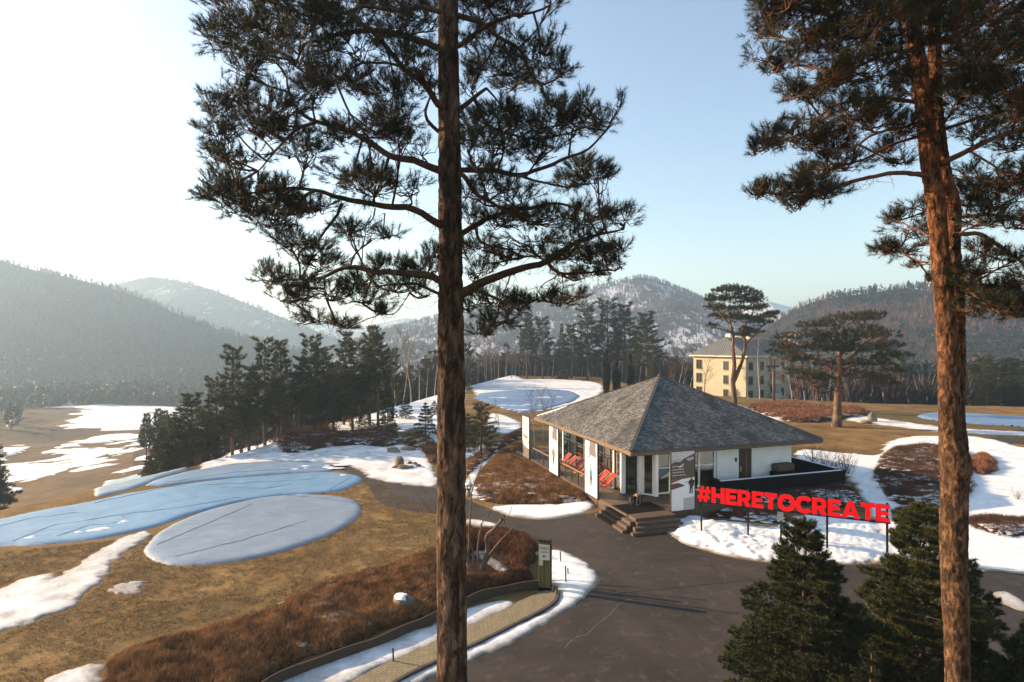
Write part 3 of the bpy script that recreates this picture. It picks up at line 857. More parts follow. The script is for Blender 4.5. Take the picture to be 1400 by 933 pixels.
def proto_bare(name, tm, cm, **kw):
    S = bare_segments(**kw)
    o = thing(name)
    for nm, sel, mt, n in (('trunk', lambda l: l == 0, tm, 7), ('branches', lambda l: l > 0, cm, 3)):
        s = [x for x in S if sel(x[4])]
        V, Q = sticks(np.array([x[0] for x in s]), np.array([x[1] for x in s]), np.array([x[2] for x in s])*1.02, np.array([x[3] for x in s]), n)
        mesh_np(nm, V, None, Q, mt, o, smooth=True)
    return o
# ---------- beds of low shrubs: a mounded twig mass
def shrub_bed(name, poly, label, height, mats, dens, tw=(.22, .012), K=6, snow=0, slope=.35, seed=0, cat='shrubs', top=None):
    global rng
    rng = np.random.default_rng(seed+100)
    lo, hi = poly.min(0)-.3, poly.max(0)+.3
    st = max(.12, min(.5, math.sqrt((hi-lo).prod()/9000)))
    gx, gy = np.meshgrid(np.arange(lo[0], hi[0], st), np.arange(lo[1], hi[1], st))
    def hgt(x, y):
        s = sdf(x, y, poly)+fbm(x*1.6, y*1.6, 3, seed)*.25
        nz = fbm(x*.9, y*.9, 4, seed+3)
        return s, np.where(s > 0, height*(1-np.exp(-np.clip(s, 0, None)/slope))*(.85+.35*nz), np.maximum(s, -.4)*.8)
    s, h = hgt(gx.ravel(), gy.ravel())
    z = zg(gx, gy).ravel()
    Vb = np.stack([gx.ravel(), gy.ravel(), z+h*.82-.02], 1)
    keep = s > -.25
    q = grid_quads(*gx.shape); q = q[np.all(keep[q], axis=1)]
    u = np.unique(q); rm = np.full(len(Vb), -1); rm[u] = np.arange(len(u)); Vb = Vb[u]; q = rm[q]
    n = int(dens*(hi-lo).prod())
    x = lo[0]+rng.random(n)*(hi-lo)[0]; y = lo[1]+rng.random(n)*(hi-lo)[1]
    s, h = hgt(x, y); k = s > .02
    x, y, h = x[k], y[k], h[k]
    P = np.stack([x, y, zg(x, y)+h*(.72+.2*rng.random(len(x)))], 1)
    n = len(P)
    D = unit(np.array([0, 0, 1.])+rnd(n, K, 3)*.55)
    Ls = tw[0]*(.6+.8*rng.random((n, K)))
    B = P[:, None]+rnd(n, K, 3)*tw[0]*.25
    V, T = needles(B.reshape(-1, 3), D.reshape(-1, 3), Ls.ravel(), tw[1])
    parts = [(V, T, None)]; midx = [np.zeros(len(T), int)]
    ntw = len(T)
    if snow:
        m = int(len(x)*.22); ii = rng.choice(len(x), m, replace=False)
        f = fbm(x[ii]*.55, y[ii]*.8, 3, seed+9)+.55*fbm(x[ii]*2.2, y[ii]*3, 2, seed+19); ii = ii[f > .33-snow]
        m = len(ii)
        if m:
            c = P[ii]+np.array([0, 0, tw[0]*.28]); a = rng.random(m)*6.28; r_ = tw[0]*(.5+.9*rng.random(m))
            pts = []
            for j in range(6):
                t = a+j*math.pi/3; rj = r_*(.6+.6*rng.random(m))
                pts.append(c+np.stack([np.cos(t)*rj*1.3, np.sin(t)*rj*.8, -.04-.03*rng.random(m)], 1))
            V3 = np.stack([c]+pts, 1).reshape(-1, 3)
            f6 = np.array([[0, j+1, (j+1) % 6+1] for j in range(6)])
            T3 = ((np.arange(m)*7)[:, None, None]+f6[None]).reshape(-1, 3)
            parts.append((V3, T3, None)); midx.append(np.full(len(T3), 1))
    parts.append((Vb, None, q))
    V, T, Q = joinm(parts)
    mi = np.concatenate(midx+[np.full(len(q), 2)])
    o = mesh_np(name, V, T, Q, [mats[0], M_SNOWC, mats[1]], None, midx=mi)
    return tag(o, label, cat, kind='stuff')
def rel(pts, O): return [tuple(np.array(p)-O) for p in pts]
# ------------------------------------------------------------------ the two tall pines close to the viewer
def blobs_at(lst, Z, seed, dzs=1.6, squash=1.0, limbs3=None):
    r_ = np.random.default_rng(seed); out = []
    for i, b in enumerate(lst):
        px, py, rx, ry = b[:4]
        dz = b[4] if len(b) > 4 else r_.uniform(-dzs, dzs)
        zz = Z+dz
        c = at(px, py, zz)
        s = zz/F
        out.append((tuple(c), rx*s, max(.25, rx*s*.9), ry*s*squash))
    return out
def limbs_at(lst, Z):
    out = []
    for pts, r0, r1, dz in lst:
        n = len(pts)
        out.append(([tuple(at(x, y, Z+dz*(i/(n-1))**1.0)) for i, (x, y) in enumerate(pts)], r0, r1))
    return out
ZL = 9.0
M_BARK_L = bark_mat('brown_pine_bark', (.022, .013, .009), (.085, .047, .031), (.205, .125, .08), 15, .30, .9, .03)
M_LIMB_L = simple('pine_limb_bark', (.10, .052, .03), (.035, .02, .014), 9, .9, .6, 30, 'Pos')
left_trunk = [tuple(at(x, y, ZL)) for x, y in [(612,-260),(612.5,-60),(613,80),(615,250),(616,400),(617,560),(617,750),(618,933),(619,1180),(620,1340)]]
left_rad = [r*ZL/F for r in (10,12.2,13.2,15,16.5,18.4,19.2,20,21,24)]
L_limbs = [
 ([(612,20),(599,17),(576,10),(542,14),(500,10),(473,17),(442,31)], .05, .014, -.5),
 ([(612,72),(601,67),(570,53),(515,43),(473,46),(431,56),(417,60),(406,84)], .07, .02, .8),
 ([(614,150),(599,142),(579,111),(554,92),(528,61),(501,36),(473,14)], .065, .018, -1.2),
 ([(554,91),(515,86),(487,89),(459,111)], .028, .012, -.9),
 ([(616,238),(599,234),(565,220),(531,214),(501,195),(467,178),(431,167),(406,150),(395,125),(392,106)], .085, .018, .6),
 ([(431,168),(403,181),(381,203),(353,234)], .034, .012, .3),
 ([(531,214),(526,235),(518,258),(510,275)], .032, .02, -.3),
 ([(617,312),(599,306),(576,292),(554,285),(523,283),(487,277),(456,269),(431,260),(409,276),(384,304)], .085, .014, -.9),
 ([(467,279),(456,301),(440,320),(434,331)], .032, .02, -.5),
 ([(431,261),(400,258),(360,262),(320,268)], .035, .012, -1.0),
 ([(600,180),(585,165),(582,150),(590,128)], .04, .015, -.6),
 ([(617,390),(599,384),(579,375),(542,372),(512,372),(487,366),(462,370),(442,379),(411,384),(380,382)], .08, .014, .4),
 ([(443,380),(444,395),(446,408)], .02, .01, 0),
 ([(509,374),(505,392),(495,415)], .028, .01, 0),
 ([(616,412),(598,401),(570,387),(540,388),(515,392)], .035, .012, -.8),
 ([(560,400),(540,430),(520,432),(470,446),(428,436)], .012, .006, -.5),
 ([(513,285),(509,300),(497,312),(480,316)], .016, .007, -.4),
 ([(526,292),(524,312),(521,326)], .014, .006, -.4),
 # right side
 ([(613,20),(628,22),(660,31),(682,50),(710,67),(724,98),(740,117)], .06, .016, .5),
 ([(614,68),(629,64),(660,39),(701,22),(729,17),(754,6)], .055, .014, -.5),
 ([(614,152),(630,148),(649,134),(665,121)], .055, .028, -.3),
 ([(649,136),(656,150),(665,170),(690,182),(730,190),(780,182),(830,162)], .035, .01, .9),
 ([(616,235),(632,233),(671,233),(711,239),(749,227),(778,213),(804,203),(838,170)], .06, .012, .5),
 ([(711,240),(740,249),(775,255),(804,252)], .03, .012, .8),
 ([(616,238),(632,240),(648,261),(668,275),(688,287),(730,305)], .05, .016, -.7),
 ([(617,324),(632,319),(654,304),(685,291),(726,284),(761,277),(800,290)], .06, .018, .6),
 ([(651,313),(659,333),(700,342),(717,350),(760,350)], .03, .012, -.6),
 ([(618,405),(633,400),(662,382),(700,369),(746,358),(778,339),(810,324),(850,314)], .10, .016, -.5),
 ([(749,359),(764,374),(798,374),(830,369)], .04, .014, -.3),
 ([(769,377),(770,392),(769,406)], .012, .006, 0),
 ([(764,376),(740,392),(733,410),(745,412)], .012, .006, .2),
 ([(700,371),(690,395),(684,410)], .014, .007, .3),
 ([(645,392),(648,397),(677,408),(700,420),(690,440)], .04, .012, -.8),
]
L_blobs = [(340,15,55,35),(300,50,30,28),(350,60,55,35),(420,30,60,40),(400,75,50,30),(330,95,32,20),(480,60,45,30),(540,40,50,30),(560,85,35,25),(480,20,50,30),(560,5,45,25),(330,-20,55,30),(430,-15,60,30),(530,-20,60,30),(590,30,25,25),(300,10,22,18),
 (320,130,33,18),(300,150,24,22),(340,165,50,25),(300,185,26,18),(287,200,15,9),(380,150,40,22),(390,190,45,20),(330,215,40,18),(300,215,22,13),(460,110,45,22),(500,120,40,22),(540,130,36,26),(540,168,42,22),(500,180,42,16),(460,190,38,13),(545,190,30,12),(580,210,24,12),(430,125,30,18),(585,120,18,22),(420,210,30,14),
 (286,268,16,11),(320,272,42,20),(370,265,48,22),(340,292,42,13),(400,290,35,18),(480,245,40,18),(510,255,45,20),(560,258,28,16),(500,232,30,10),(370,308,30,11),(395,332,34,13),(430,285,30,14),(480,315,32,9),(505,325,22,8),(535,322,13,8),(425,345,34,14),(300,250,20,14),
 (366,378,18,18),(400,388,42,16),(440,362,36,14),(460,402,42,12),(400,410,30,9),(500,388,36,15),(530,368,32,12),(575,375,32,17),(500,412,30,10),(545,395,36,11),(582,402,18,8),(428,437,15,7),(470,446,26,6),(522,428,18,6),(590,355,14,12),
 (660,15,40,28),(700,15,28,20),(640,48,26,22),(690,60,42,20),(740,72,36,22),(765,92,24,13),(680,95,42,18),(740,110,36,13),(700,122,26,10),(650,92,22,16),(754,4,14,6),(670,-15,50,22),(645,120,14,18),
 (650,172,28,22),(690,172,42,20),(740,175,46,24),(780,168,42,22),(818,168,24,16),(843,150,7,12),(680,200,55,16),(640,200,26,18),(740,205,36,14),(750,145,10,9),(800,142,9,10),(770,150,14,12),(690,150,20,12),
 (800,235,36,16),(818,245,22,9),(780,250,22,12),(650,265,26,16),(690,252,40,11),(700,272,36,11),(660,232,20,10),
 (820,290,28,18),(850,302,24,9),(790,300,42,20),(740,300,46,18),(690,305,42,17),(720,330,46,18),(790,328,36,12),(840,345,26,15),(800,355,32,15),(845,365,22,9),(760,350,36,12),(660,340,24,13),(680,358,28,10),(820,373,26,8),(790,380,22,8),(645,300,16,14),
 (650,375,22,13),(670,412,32,14),(642,420,20,16),(702,425,22,13),(680,442,22,12),(660,456,18,7),(745,405,16,7),(762,416,14,6),(786,405,16,6),(715,412,18,8),(640,350,14,12)]
pineL = thing('tall_pine', (at(620, 1340, ZL)[0], ZL, 0), 0, 'tall pine with a thick brown scaly trunk standing nearest, left of the pavilion', 'pine tree')
OL = np.array(pineL.location)
bl = [(tuple(np.array(c)-OL), a, b, d) for c, a, b, d in blobs_at(L_blobs, ZL, 5, 1.3)]
lm = [(rel(p, OL), r0*.8, r1*.8) for p, r0, r1 in limbs_at(L_limbs, ZL)]
hero_pine(pineL, [('trunk', rel(left_trunk, OL), left_rad)], lm, bl, M_BARK_L, M_LIMB_L, M_NEEDLE_A, dens=1.6, K=44, L=.105, Wd=.0056, size=.15, seed=3, cones=110, dead=520)

ZR_ = 9.6
M_BARK_R = bark_mat('orange_pine_bark', (.024, .014, .009), (.12, .062, .036), (.20, .11, .06), 22, .42, .9, .02, top=(.25, .10, .042), zlo=8.5, zhi=12.5)
_rt = [(1236,-240,8),(1243,-60,9),(1248,42,10),(1262,129,11),(1270,210,11.5),(1279,280,11.5),(1283,320,11.5),(1291,410,12),(1296,480,12.5),(1298,560,13),(1300,602,14),(1305,622,18),(1307,642,18.5),(1305,662,17),(1304,700,17),(1304,760,17),(1305,800,16.5),(1309,933,14.5),(1310,1180,16),(1311,1300,19)]
R_trunk = [t[:2] for t in _rt]; R_rad = [t[2]*.92*ZR_/F for t in _rt]
_rt = [(1268,-200,6),(1272,-40,7),(1277,60,7),(1281,160,7.5),(1292,240,8),(1303,281,8.5),(1303,335,8.5),(1306,380,9),(1309,470,8.5),(1308,560,8.5),(1312,605,9.5),(1312,640,9),(1309,680,7)]
R_trunk2 = [t[:2] for t in _rt]; R_rad2 = [t[2]*ZR_/F for t in _rt]
R_limbs = [
 ([(1276,246),(1261,240),(1222,238),(1186,243),(1159,250),(1120,260),(1060,264),(1025,266)], .055, .01, -.5),
 ([(1268,190),(1258,187),(1222,198),(1186,216),(1150,228),(1100,245)], .035, .01, .6),
 ([(1266,165),(1228,177),(1195,186),(1150,205),(1060,190)], .03, .01, -.9),
 ([(1263,143),(1255,141),(1216,135),(1180,136),(1135,150),(1105,180),(1060,195)], .045, .012, .4),
 ([(1250,26),(1249,24),(1180,28),(1144,34),(1108,46),(1081,78),(1051,99)], .05, .012, .7),
 ([(1250,70),(1210,75),(1150,100),(1095,128)], .04, .01, -1.1),
 ([(1244,-10),(1190,-15),(1120,0),(1050,20)], .05, .012, -.4),
 ([(1264,131),(1276,129),(1300,111),(1324,93),(1357,72),(1400,50)], .055, .02, .5),
 ([(1285,226),(1291,222),(1315,210),(1360,189),(1400,174),(1450,150)], .06, .025, -.7),
 ([(1306,322),(1312,320),(1339,320),(1366,338),(1400,362),(1440,390)], .055, .018, 1.2),
 ([(1303,300),(1309,299),(1360,293),(1400,302),(1450,320)], .04, .016, .7),
 ([(1282,60),(1320,40),(1370,10),(1420,-20)], .05, .02, -.3),
 ([(1284,180),(1330,165),(1380,150),(1430,120)], .04, .016, .8),
 ([(1310,380),(1335,395),(1365,405),(1400,420)], .035, .012, .9),
 ([(1305,340),(1285,330),(1255,315),(1228,302)], .03, .01, 1.5),
 ([(1306,360),(1285,362),(1262,360),(1225,342)], .024, .009, 1.8),
]
R_blobs = [(1060,12,32,22),(1050,42,28,16),(1110,18,48,26),(1045,76,24,13),(1062,95,22,7),(1110,60,38,16),(1092,86,18,10),(1150,60,48,28),(1200,38,48,36),(1100,122,36,13),(1080,132,18,7),(1140,110,42,20),(1190,100,48,26),(1162,150,40,15),(1112,164,32,12),(1058,186,26,13),(1038,206,12,7),(1092,190,36,13),(1132,200,36,15),(1152,226,36,13),(1112,240,32,12),(1080,250,26,11),(1036,266,14,7),(1060,262,22,7),(1100,266,36,12),(1132,262,26,10),(1090,284,16,6),(1190,170,32,19),(1200,140,32,18),(1232,180,22,16),(1240,120,24,24),(1234,70,30,28),(1228,222,16,6),(1150,15,45,25),(1090,-15,45,22),(1170,-15,50,25),(1240,5,40,25),(1215,205,16,9),
 (1290,25,42,38),(1340,28,58,42),(1390,40,48,46),(1300,80,38,32),(1350,90,52,38),(1395,110,40,38),(1310,140,36,22),(1360,140,48,26),(1402,160,40,24),(1330,182,36,16),(1392,200,38,17),(1300,-10,50,25),(1380,-15,55,25),(1330,115,40,20),(1440,60,40,50),(1440,150,40,40),(1430,10,40,40),
 (1340,242,42,20),(1392,250,40,20),(1325,268,30,12),(1372,275,36,16),(1225,300,18,9,1.7),(1246,312,36,14,1.7),(1262,286,32,12,1.6),(1213,340,18,7,2),(1240,342,36,10,1.9),(1272,328,26,12,1.6),(1262,362,22,8,1.9),(1277,386,16,7,1.6),(1345,300,30,10),(1345,345,22,8),
 (1340,372,36,13),(1392,350,28,10),(1335,400,36,15),(1382,402,38,17),(1362,424,42,16),(1325,430,18,9),(1397,430,24,12),(1420,380,35,18),(1430,300,35,18),(1430,230,40,20),(1390,310,26,9)]
pineR = thing('tall_pine', (at(1313, 1300, ZR_)[0], ZR_, 0), 0, 'tall pine with two joined orange-barked stems at the right, behind the dark firs', 'pine tree')
OR = np.array(pineR.location)
bl = [(tuple(np.array(c)-OR), a, b, d) for c, a, b, d in blobs_at(R_blobs, ZR_, 8, 1.3)]
lm = [(rel(p, OR), r0*.8, r1*.8) for p, r0, r1 in limbs_at(R_limbs, ZR_)]
t1 = rel([tuple(at(x, y, ZR_)) for x, y in R_trunk], OR); t2 = rel([tuple(at(x, y, ZR_+.22)) for x, y in R_trunk2], OR)
M_LIMB_R = simple('orange_limb_bark', (.17, .075, .035), (.06, .032, .018), 9, .9, .6, 30, 'Pos')
hero_pine(pineR, [('trunk', t1, R_rad), ('side_trunk', t2, R_rad2)], lm, bl, M_BARK_R, M_LIMB_R, M_NEEDLE_B, dens=2.1, K=42, L=.105, Wd=.0058, size=.15, seed=4, cones=50, dead=260)

# ------------------------------------------------------------------ firs below the right pine
def near_fir(name, px, pytop, Z, rad, seed, label, mat=None, K=60, nl=.10, dens=1.0, lean=0):
    top = at(px, pytop, Z); x, y = top[0], Z
    zb = zat(x, y); H = top[2]-zb
    o = thing(name, (x, y, zb), 0, label, 'fir tree')
    cr, w1, w2 = conifer(H=H, Rad=rad, kind='spruce', dens=dens, needleL=nl, K=K, seed=seed, bare=.05, Wf=.09, whorl=1.9)
    Vw, Tw, Qw = joinm([w1, w2])
    mesh_np('trunk', Vw, Tw, Qw, M_TRUNK, o, smooth=True)
    mesh_np('needles', cr[0], cr[1], None, mat or M_FIR, o)
    return o
near_fir('fir_tree', 1100, 712, 12.6, 2.55, 11, 'broad dark green fir in front of the red letter sign, left of the pair', K=30, nl=.12, dens=2.4)
near_fir('fir_tree', 1262, 690, 13.4, 2.75, 12, 'dark fir behind the orange pine trunk at the right, right of the pair', K=30, nl=.12, dens=2.4)
near_fir('young_fir', 1190, 880, 10.2, .8, 13, 'small pale-tipped young fir at the foot of the two big firs', M_NEEDLE_B, K=30, nl=.09, dens=1.8)
near_fir('fir_tree', 1428, 846, 11.5, 2.0, 15, 'low dark fir at the bottom right corner beside the orange pine trunk', K=30, nl=.12, dens=2.2)
near_fir('fir_tree', -32, 566, 60, 3.6, 14, 'dark fir at the left edge of the view above the blue covers', K=16, nl=.42, dens=1.3)
# ------------------------------------------------------------------ trees in the middle distance
GROUP_CLUMP = 'dark pines in the clump at the valley edge'
PROT = {
 'p1': proto_conifer('pine_tree', (M_FARFIR, M_TRUNK), H=12, Rad=2.6, kind='pine', dens=1.25, needleL=.42, K=15, seed=21, bare=.22, Wf=.13),
 'p2': proto_conifer('pine_tree', (M_FARFIR, M_TRUNK), H=12, Rad=2.3, kind='pine', dens=1.25, needleL=.42, K=15, seed=22, bare=.30, Wf=.13, lean=.03),
 'p3': proto_conifer('pine_tree', (M_FARFIR, M_TRUNK), H=12, Rad=2.0, kind='pine', dens=1.15, needleL=.42, K=15, seed=23, bare=.45, Wf=.13, lean=.05),
 's1': proto_conifer('spruce_tree', (M_FARFIR, M_TRUNK), H=8, Rad=2.2, kind='spruce', dens=1.1, needleL=.36, K=13, seed=24, bare=.05, Wf=.13),
 's2': proto_conifer('spruce_tree', (M_FARFIR, M_TRUNK), H=4.5, Rad=1.55, kind='spruce', dens=1.2, needleL=.26, K=13, seed=25, bare=.05, Wf=.13),
 'c1': proto_conifer('cypress_tree', (M_THUJA, M_TRUNK), H=6, Rad=1.2, kind='column', dens=1.3, needleL=.3, K=12, seed=26, bare=.03, Wf=.2),
}
PH = {'p1': 12, 'p2': 12, 'p3': 12, 's1': 8, 's2': 4.5, 'c1': 6}
PR = {'p1': 2.6, 'p2': 2.3, 'p3': 2.0, 's1': 2.2, 's2': 1.55, 'c1': 1.2}
def put(kind, px, pytop, Z, radpx, name, label, cat, group=None):
    t = at(px, pytop, Z); zb = zat(t[0], Z); H = t[2]-zb
    sz = H/PH[kind]; sx = radpx*Z/F/PR[kind]
    return place_tree(name, PROT[kind], (t[0], Z, zb-.1), random.uniform(0, 6.28), (sx, sz), label, cat, group)
clump = [(318,478,57,34,'p1'),(362,467,59,36,'p1'),(386,471,62,27,'p2'),(340,505,55,30,'p2'),(296,518,54,32,'p1'),(264,541,53,34,'p2'),(425,462,64,32,'p1'),(446,478,66,34,'p2'),(470,458,68,26,'p2'),
 (492,468,70,30,'p1'),(410,492,61,30,'p2'),(456,505,61,28,'p1'),(482,508,63,28,'p2'),(537,480,74,20,'p1'),(505,482,68,26,'p2'),(380,520,58,28,'p2'),(280,560,51,28,'p1'),(330,540,54,26,'p2'),(430,520,60,26,'p1')]
for px, tp, Z, r, k in clump:
    put(k, px, tp, Z, r, 'pine_tree', 'tall dark pine in the dense clump left of the thick near trunk', 'pine tree', GROUP_CLUMP)
put('p3', 517, 447, 64, 26, 'pine_tree', 'flat-topped pine with a bare stem at the right end of the dark clump', 'pine tree')
for px, tp, Z, r in [(238,566,52,28),(222,585,50,24),(262,580,52,26),(285,590,53,24),(213,602,58,18),(247,602,50,22)]:
    put('s1', px, tp, Z, r, 'spruce_tree', 'bushy dark conifer at the left foot of the dense pine clump', 'spruce tree', 'bushy conifers at the left foot of the clump')
put('s2', 203, 622, 46, 14, 'spruce_tree', 'small dark conifer at the edge of the pale blue cover', 'spruce tree')
for px, tp, Z, r in [(200,566,75,12),(214,560,78,11),(229,562,76,13)]:
    put('p3', px, tp, Z, r, 'pine_tree', 'slim open pine before the snowy fairway left of the clump', 'pine tree', 'slim open pines before the snowy fairway')
put('s2', 582, 551, 60.5, 18, 'spruce_tree', 'round young spruce on the brown bank just left of the thick pine trunk', 'spruce tree')
put('s2', 555, 542, 74, 12, 'spruce_tree', 'small spruce on the snowy slope under the white birch', 'spruce tree')
put('s1', 530, 517, 67, 14, 'spruce_tree', 'narrow spruce with drooping boughs at the right edge of the dark clump', 'spruce tree')
put('s2', 499, 556, 66, 15, 'spruce_tree', 'low spreading young conifer on the snow below the clump', 'spruce tree')
put('s2', 594, 548, 78, 11, 'spruce_tree', 'small young spruce half hidden by the thick pine trunk', 'spruce tree')
put('p1', 658, 553, 49.5, 29, 'pine_tree', 'short bushy pine on the lawn just right of the thick trunk', 'pine tree')
put('s2', 640, 566, 52, 16, 'spruce_tree', 'low dark conifer touching the thick pine trunk on its right', 'spruce tree')
for px, tp, Z, r, k in [(742,437,152,23,'p1'),(782,446,156,18,'p2'),(803,417,149,29,'p1'),(831,413,150,31,'p1'),(856,419,148,27,'p2')]:
    put(k, px, tp, Z, r, 'pine_tree', 'tall pine in the row beyond the snow field, behind the pavilion roof', 'pine tree', 'tall pines beyond the snow field')
put('p3', 720, 430, 152, 15, 'pine_tree', 'thin layered pine at the left end of the row beyond the snow field', 'pine tree')
put('s1', 768, 444, 150, 11, 'spruce_tree', 'dark pointed conifer in the gap of the pine row beyond the snow', 'spruce tree')
put('p2', 885, 431, 138, 30, 'pine_tree', 'leaning tall pine at the right end of the row, near the roof peak', 'pine tree')
put('s1', 893, 493, 125, 13, 'spruce_tree', 'low dark conifer just left of the roof peak', 'spruce tree')
for px, tp, r, lb in [(829,481,10,'tallest brown-green cypress of the three behind the left roof slope'),(843,497,11,'middle brown-green cypress of the three behind the roof slope'),(862,487,9,'narrow brown-green cypress nearest the roof peak')]:
    put('c1', px, tp, 92, r, 'cypress_tree', lb, 'cypress')
for i, (px, tp, Z, r, k) in enumerate([(1328,500,100,24,'p1'),(1345,488,112,26,'p1'),(1366,498,104,28,'p2'),(1392,492,110,30,'p1'),(1380,515,96,26,'s1'),(1350,522,94,24,'s1'),(1410,505,100,28,'p2'),(1262,512,118,16,'s1')]):
    put(k, px, tp, Z, r, 'pine_tree', 'dark conifer in the wood at the right edge, beyond the far blue cover' if px > 1300 else 'dark conifer at the right end of the yellow building', 'pine tree', 'dark conifers at the right edge' if px > 1300 else None)

# leafless trees
B1 = proto_bare('birch_tree', M_BIRCH, M_BARETREE, H=9.5, seed=31, trunk_r=.085, levels=3, first=.35, nbr=13, spread=.55, up=.8)
B2 = proto_bare('birch_tree', M_BIRCH, M_REDTWIG, H=9.5, seed=32, trunk_r=.075, levels=3, first=.45, nbr=11, spread=.45, up=.9)
B3 = proto_bare('bare_tree', M_BARETREE, M_REDTWIG, H=9.0, seed=33, trunk_r=.10, levels=3, first=.25, nbr=12, spread=.75, up=.7)
B4 = proto_bare('bare_bush', M_REDTWIG, M_REDTWIG, H=3.0, seed=34, trunk_r=.03, levels=2, first=.15, nbr=9, spread=.6, up=.8, multi=9)
BP = {'b1': B1, 'b2': B2, 'b3': B3, 'b4': B4}; BH = {'b1': 9.5, 'b2': 9.5, 'b3': 9.0, 'b4': 3.0}
def putb(kind, px, pytop, Z, name, label, cat, group=None, wide=1.0):
    t = at(px, pytop, Z); zb = zat(t[0], Z); s = (t[2]-zb)/BH[kind]
    return place_tree(name, BP[kind], (t[0], Z, zb), random.uniform(0, 6.28), (s*wide, s), label, cat, group)
rb = random.Random(5)
for i in range(46):
    px = 622+i*5.6+rb.uniform(-3, 3); 
    if px > 880: break
    putb(rb.choice(['b1','b2','b2','b3']), px, rb.uniform(462, 484), rb.uniform(149, 166), 'birch_tree', 'thin leafless tree in the pale-stemmed row along the far side of the snow field', 'birch tree', 'leafless trees along the snow field', .8)
putb('b1', 562, 452, 98, 'birch_tree', 'white-stemmed birch standing tall left of the thick pine trunk', 'birch tree')
for px, tp, Z in [(541,482,100),(551,476,104),(573,478,102),(583,486,98),(594,470,106),(524,500,95)]:
    putb('b2', px, tp, Z, 'birch_tree', 'slim reddish leafless birch around the tall white birch', 'birch tree', 'reddish birches left of the thick trunk')
for i in range(11):
    putb(rb.choice(['b1','b2','b3']), 902+i*4.5+rb.uniform(-2, 2), rb.uniform(468, 486), rb.uniform(128, 150), 'birch_tree', 'leafless birch in the reddish thicket between roof peak and yellow building', 'birch tree', 'leafless birches left of the yellow building')
putb('b3', 963, 484, 100, 'bare_tree', 'spreading leafless tree in front of the sunlit yellow wall', 'bare tree')
putb('b1', 1039, 458, 99, 'birch_tree', 'tallest white birch in front of the shaded yellow facade', 'birch tree')
for px, tp, Z, k in [(1023,505,98,'b2'),(1057,486,98,'b1'),(1074,494,100,'b3'),(1083,480,104,'b1'),(1100,492,100,'b1'),(1112,498,96,'b3'),(1124,490,104,'b1'),(1133,500,98,'b2'),(1163,490,100,'b1'),(1178,505,102,'b3'),(1195,500,104,'b3'),(1208,490,102,'b2'),(1226,503,104,'b3'),(1243,508,100,'b2'),(1258,520,100,'b3'),(1285,505,108,'b3'),(1090,502,92,'b3'),(1150,505,110,'b2')]:
    putb(k, px, tp, Z, 'bare_tree', 'leafless tree before the shaded yellow facade, around the spreading pine', 'bare tree', 'leafless trees before the shaded facade')
putb('b3', 683, 545, 57, 'bare_tree', 'thin leafless tree on the snow strip left of the pavilion', 'bare tree', None, .55)
for px, tp, Z in [(731,535,54),(742,532,55.5),(753,540,54.5)]:
    putb('b2', px, tp, Z, 'bare_tree', 'thin leafless stem in the trio just behind the pavilion corner', 'bare tree', 'thin leafless trio behind the pavilion corner', .7)
for px, tp, Z in [(372,602,52),(381,606,50.5)]:
    putb('b2', px, tp, Z, 'sapling', 'thin sapling in the snow before the brown bank', 'sapling', 'thin saplings before the bank')
for px, tp, Z, wd in [(395,555,57,1.3),(418,562,60,1.3),(352,588,53,1.2),(300,600,51,1.2),(330,598,52,1.3),(375,575,56,1.2),(270,612,48,1.2),(440,560,62,1.3),(460,556,64,1.3),(250,622,47,1.2),(480,556,66,1.2),(310,615,49,1.2)]:
    putb('b4', px, tp, Z, 'bare_bush', 'red-brown leafless bush at the foot of the dark pine clump', 'bush', 'red-brown bushes under the pine clump', wd)
for px, tp, Z in [(1128,603,44),(1146,606,42),(1110,598,46),(1160,612,43)]:
    putb('b4', px, tp, Z, 'bare_bush', 'grey leafless bush behind the black terrace wall', 'bush', 'leafless bushes behind the terrace wall', 1.2)
putb('b4', 1392, 664, 36, 'bare_bush', 'sparse leafless bush on the snow at the right edge', 'bush', None, 1.0)

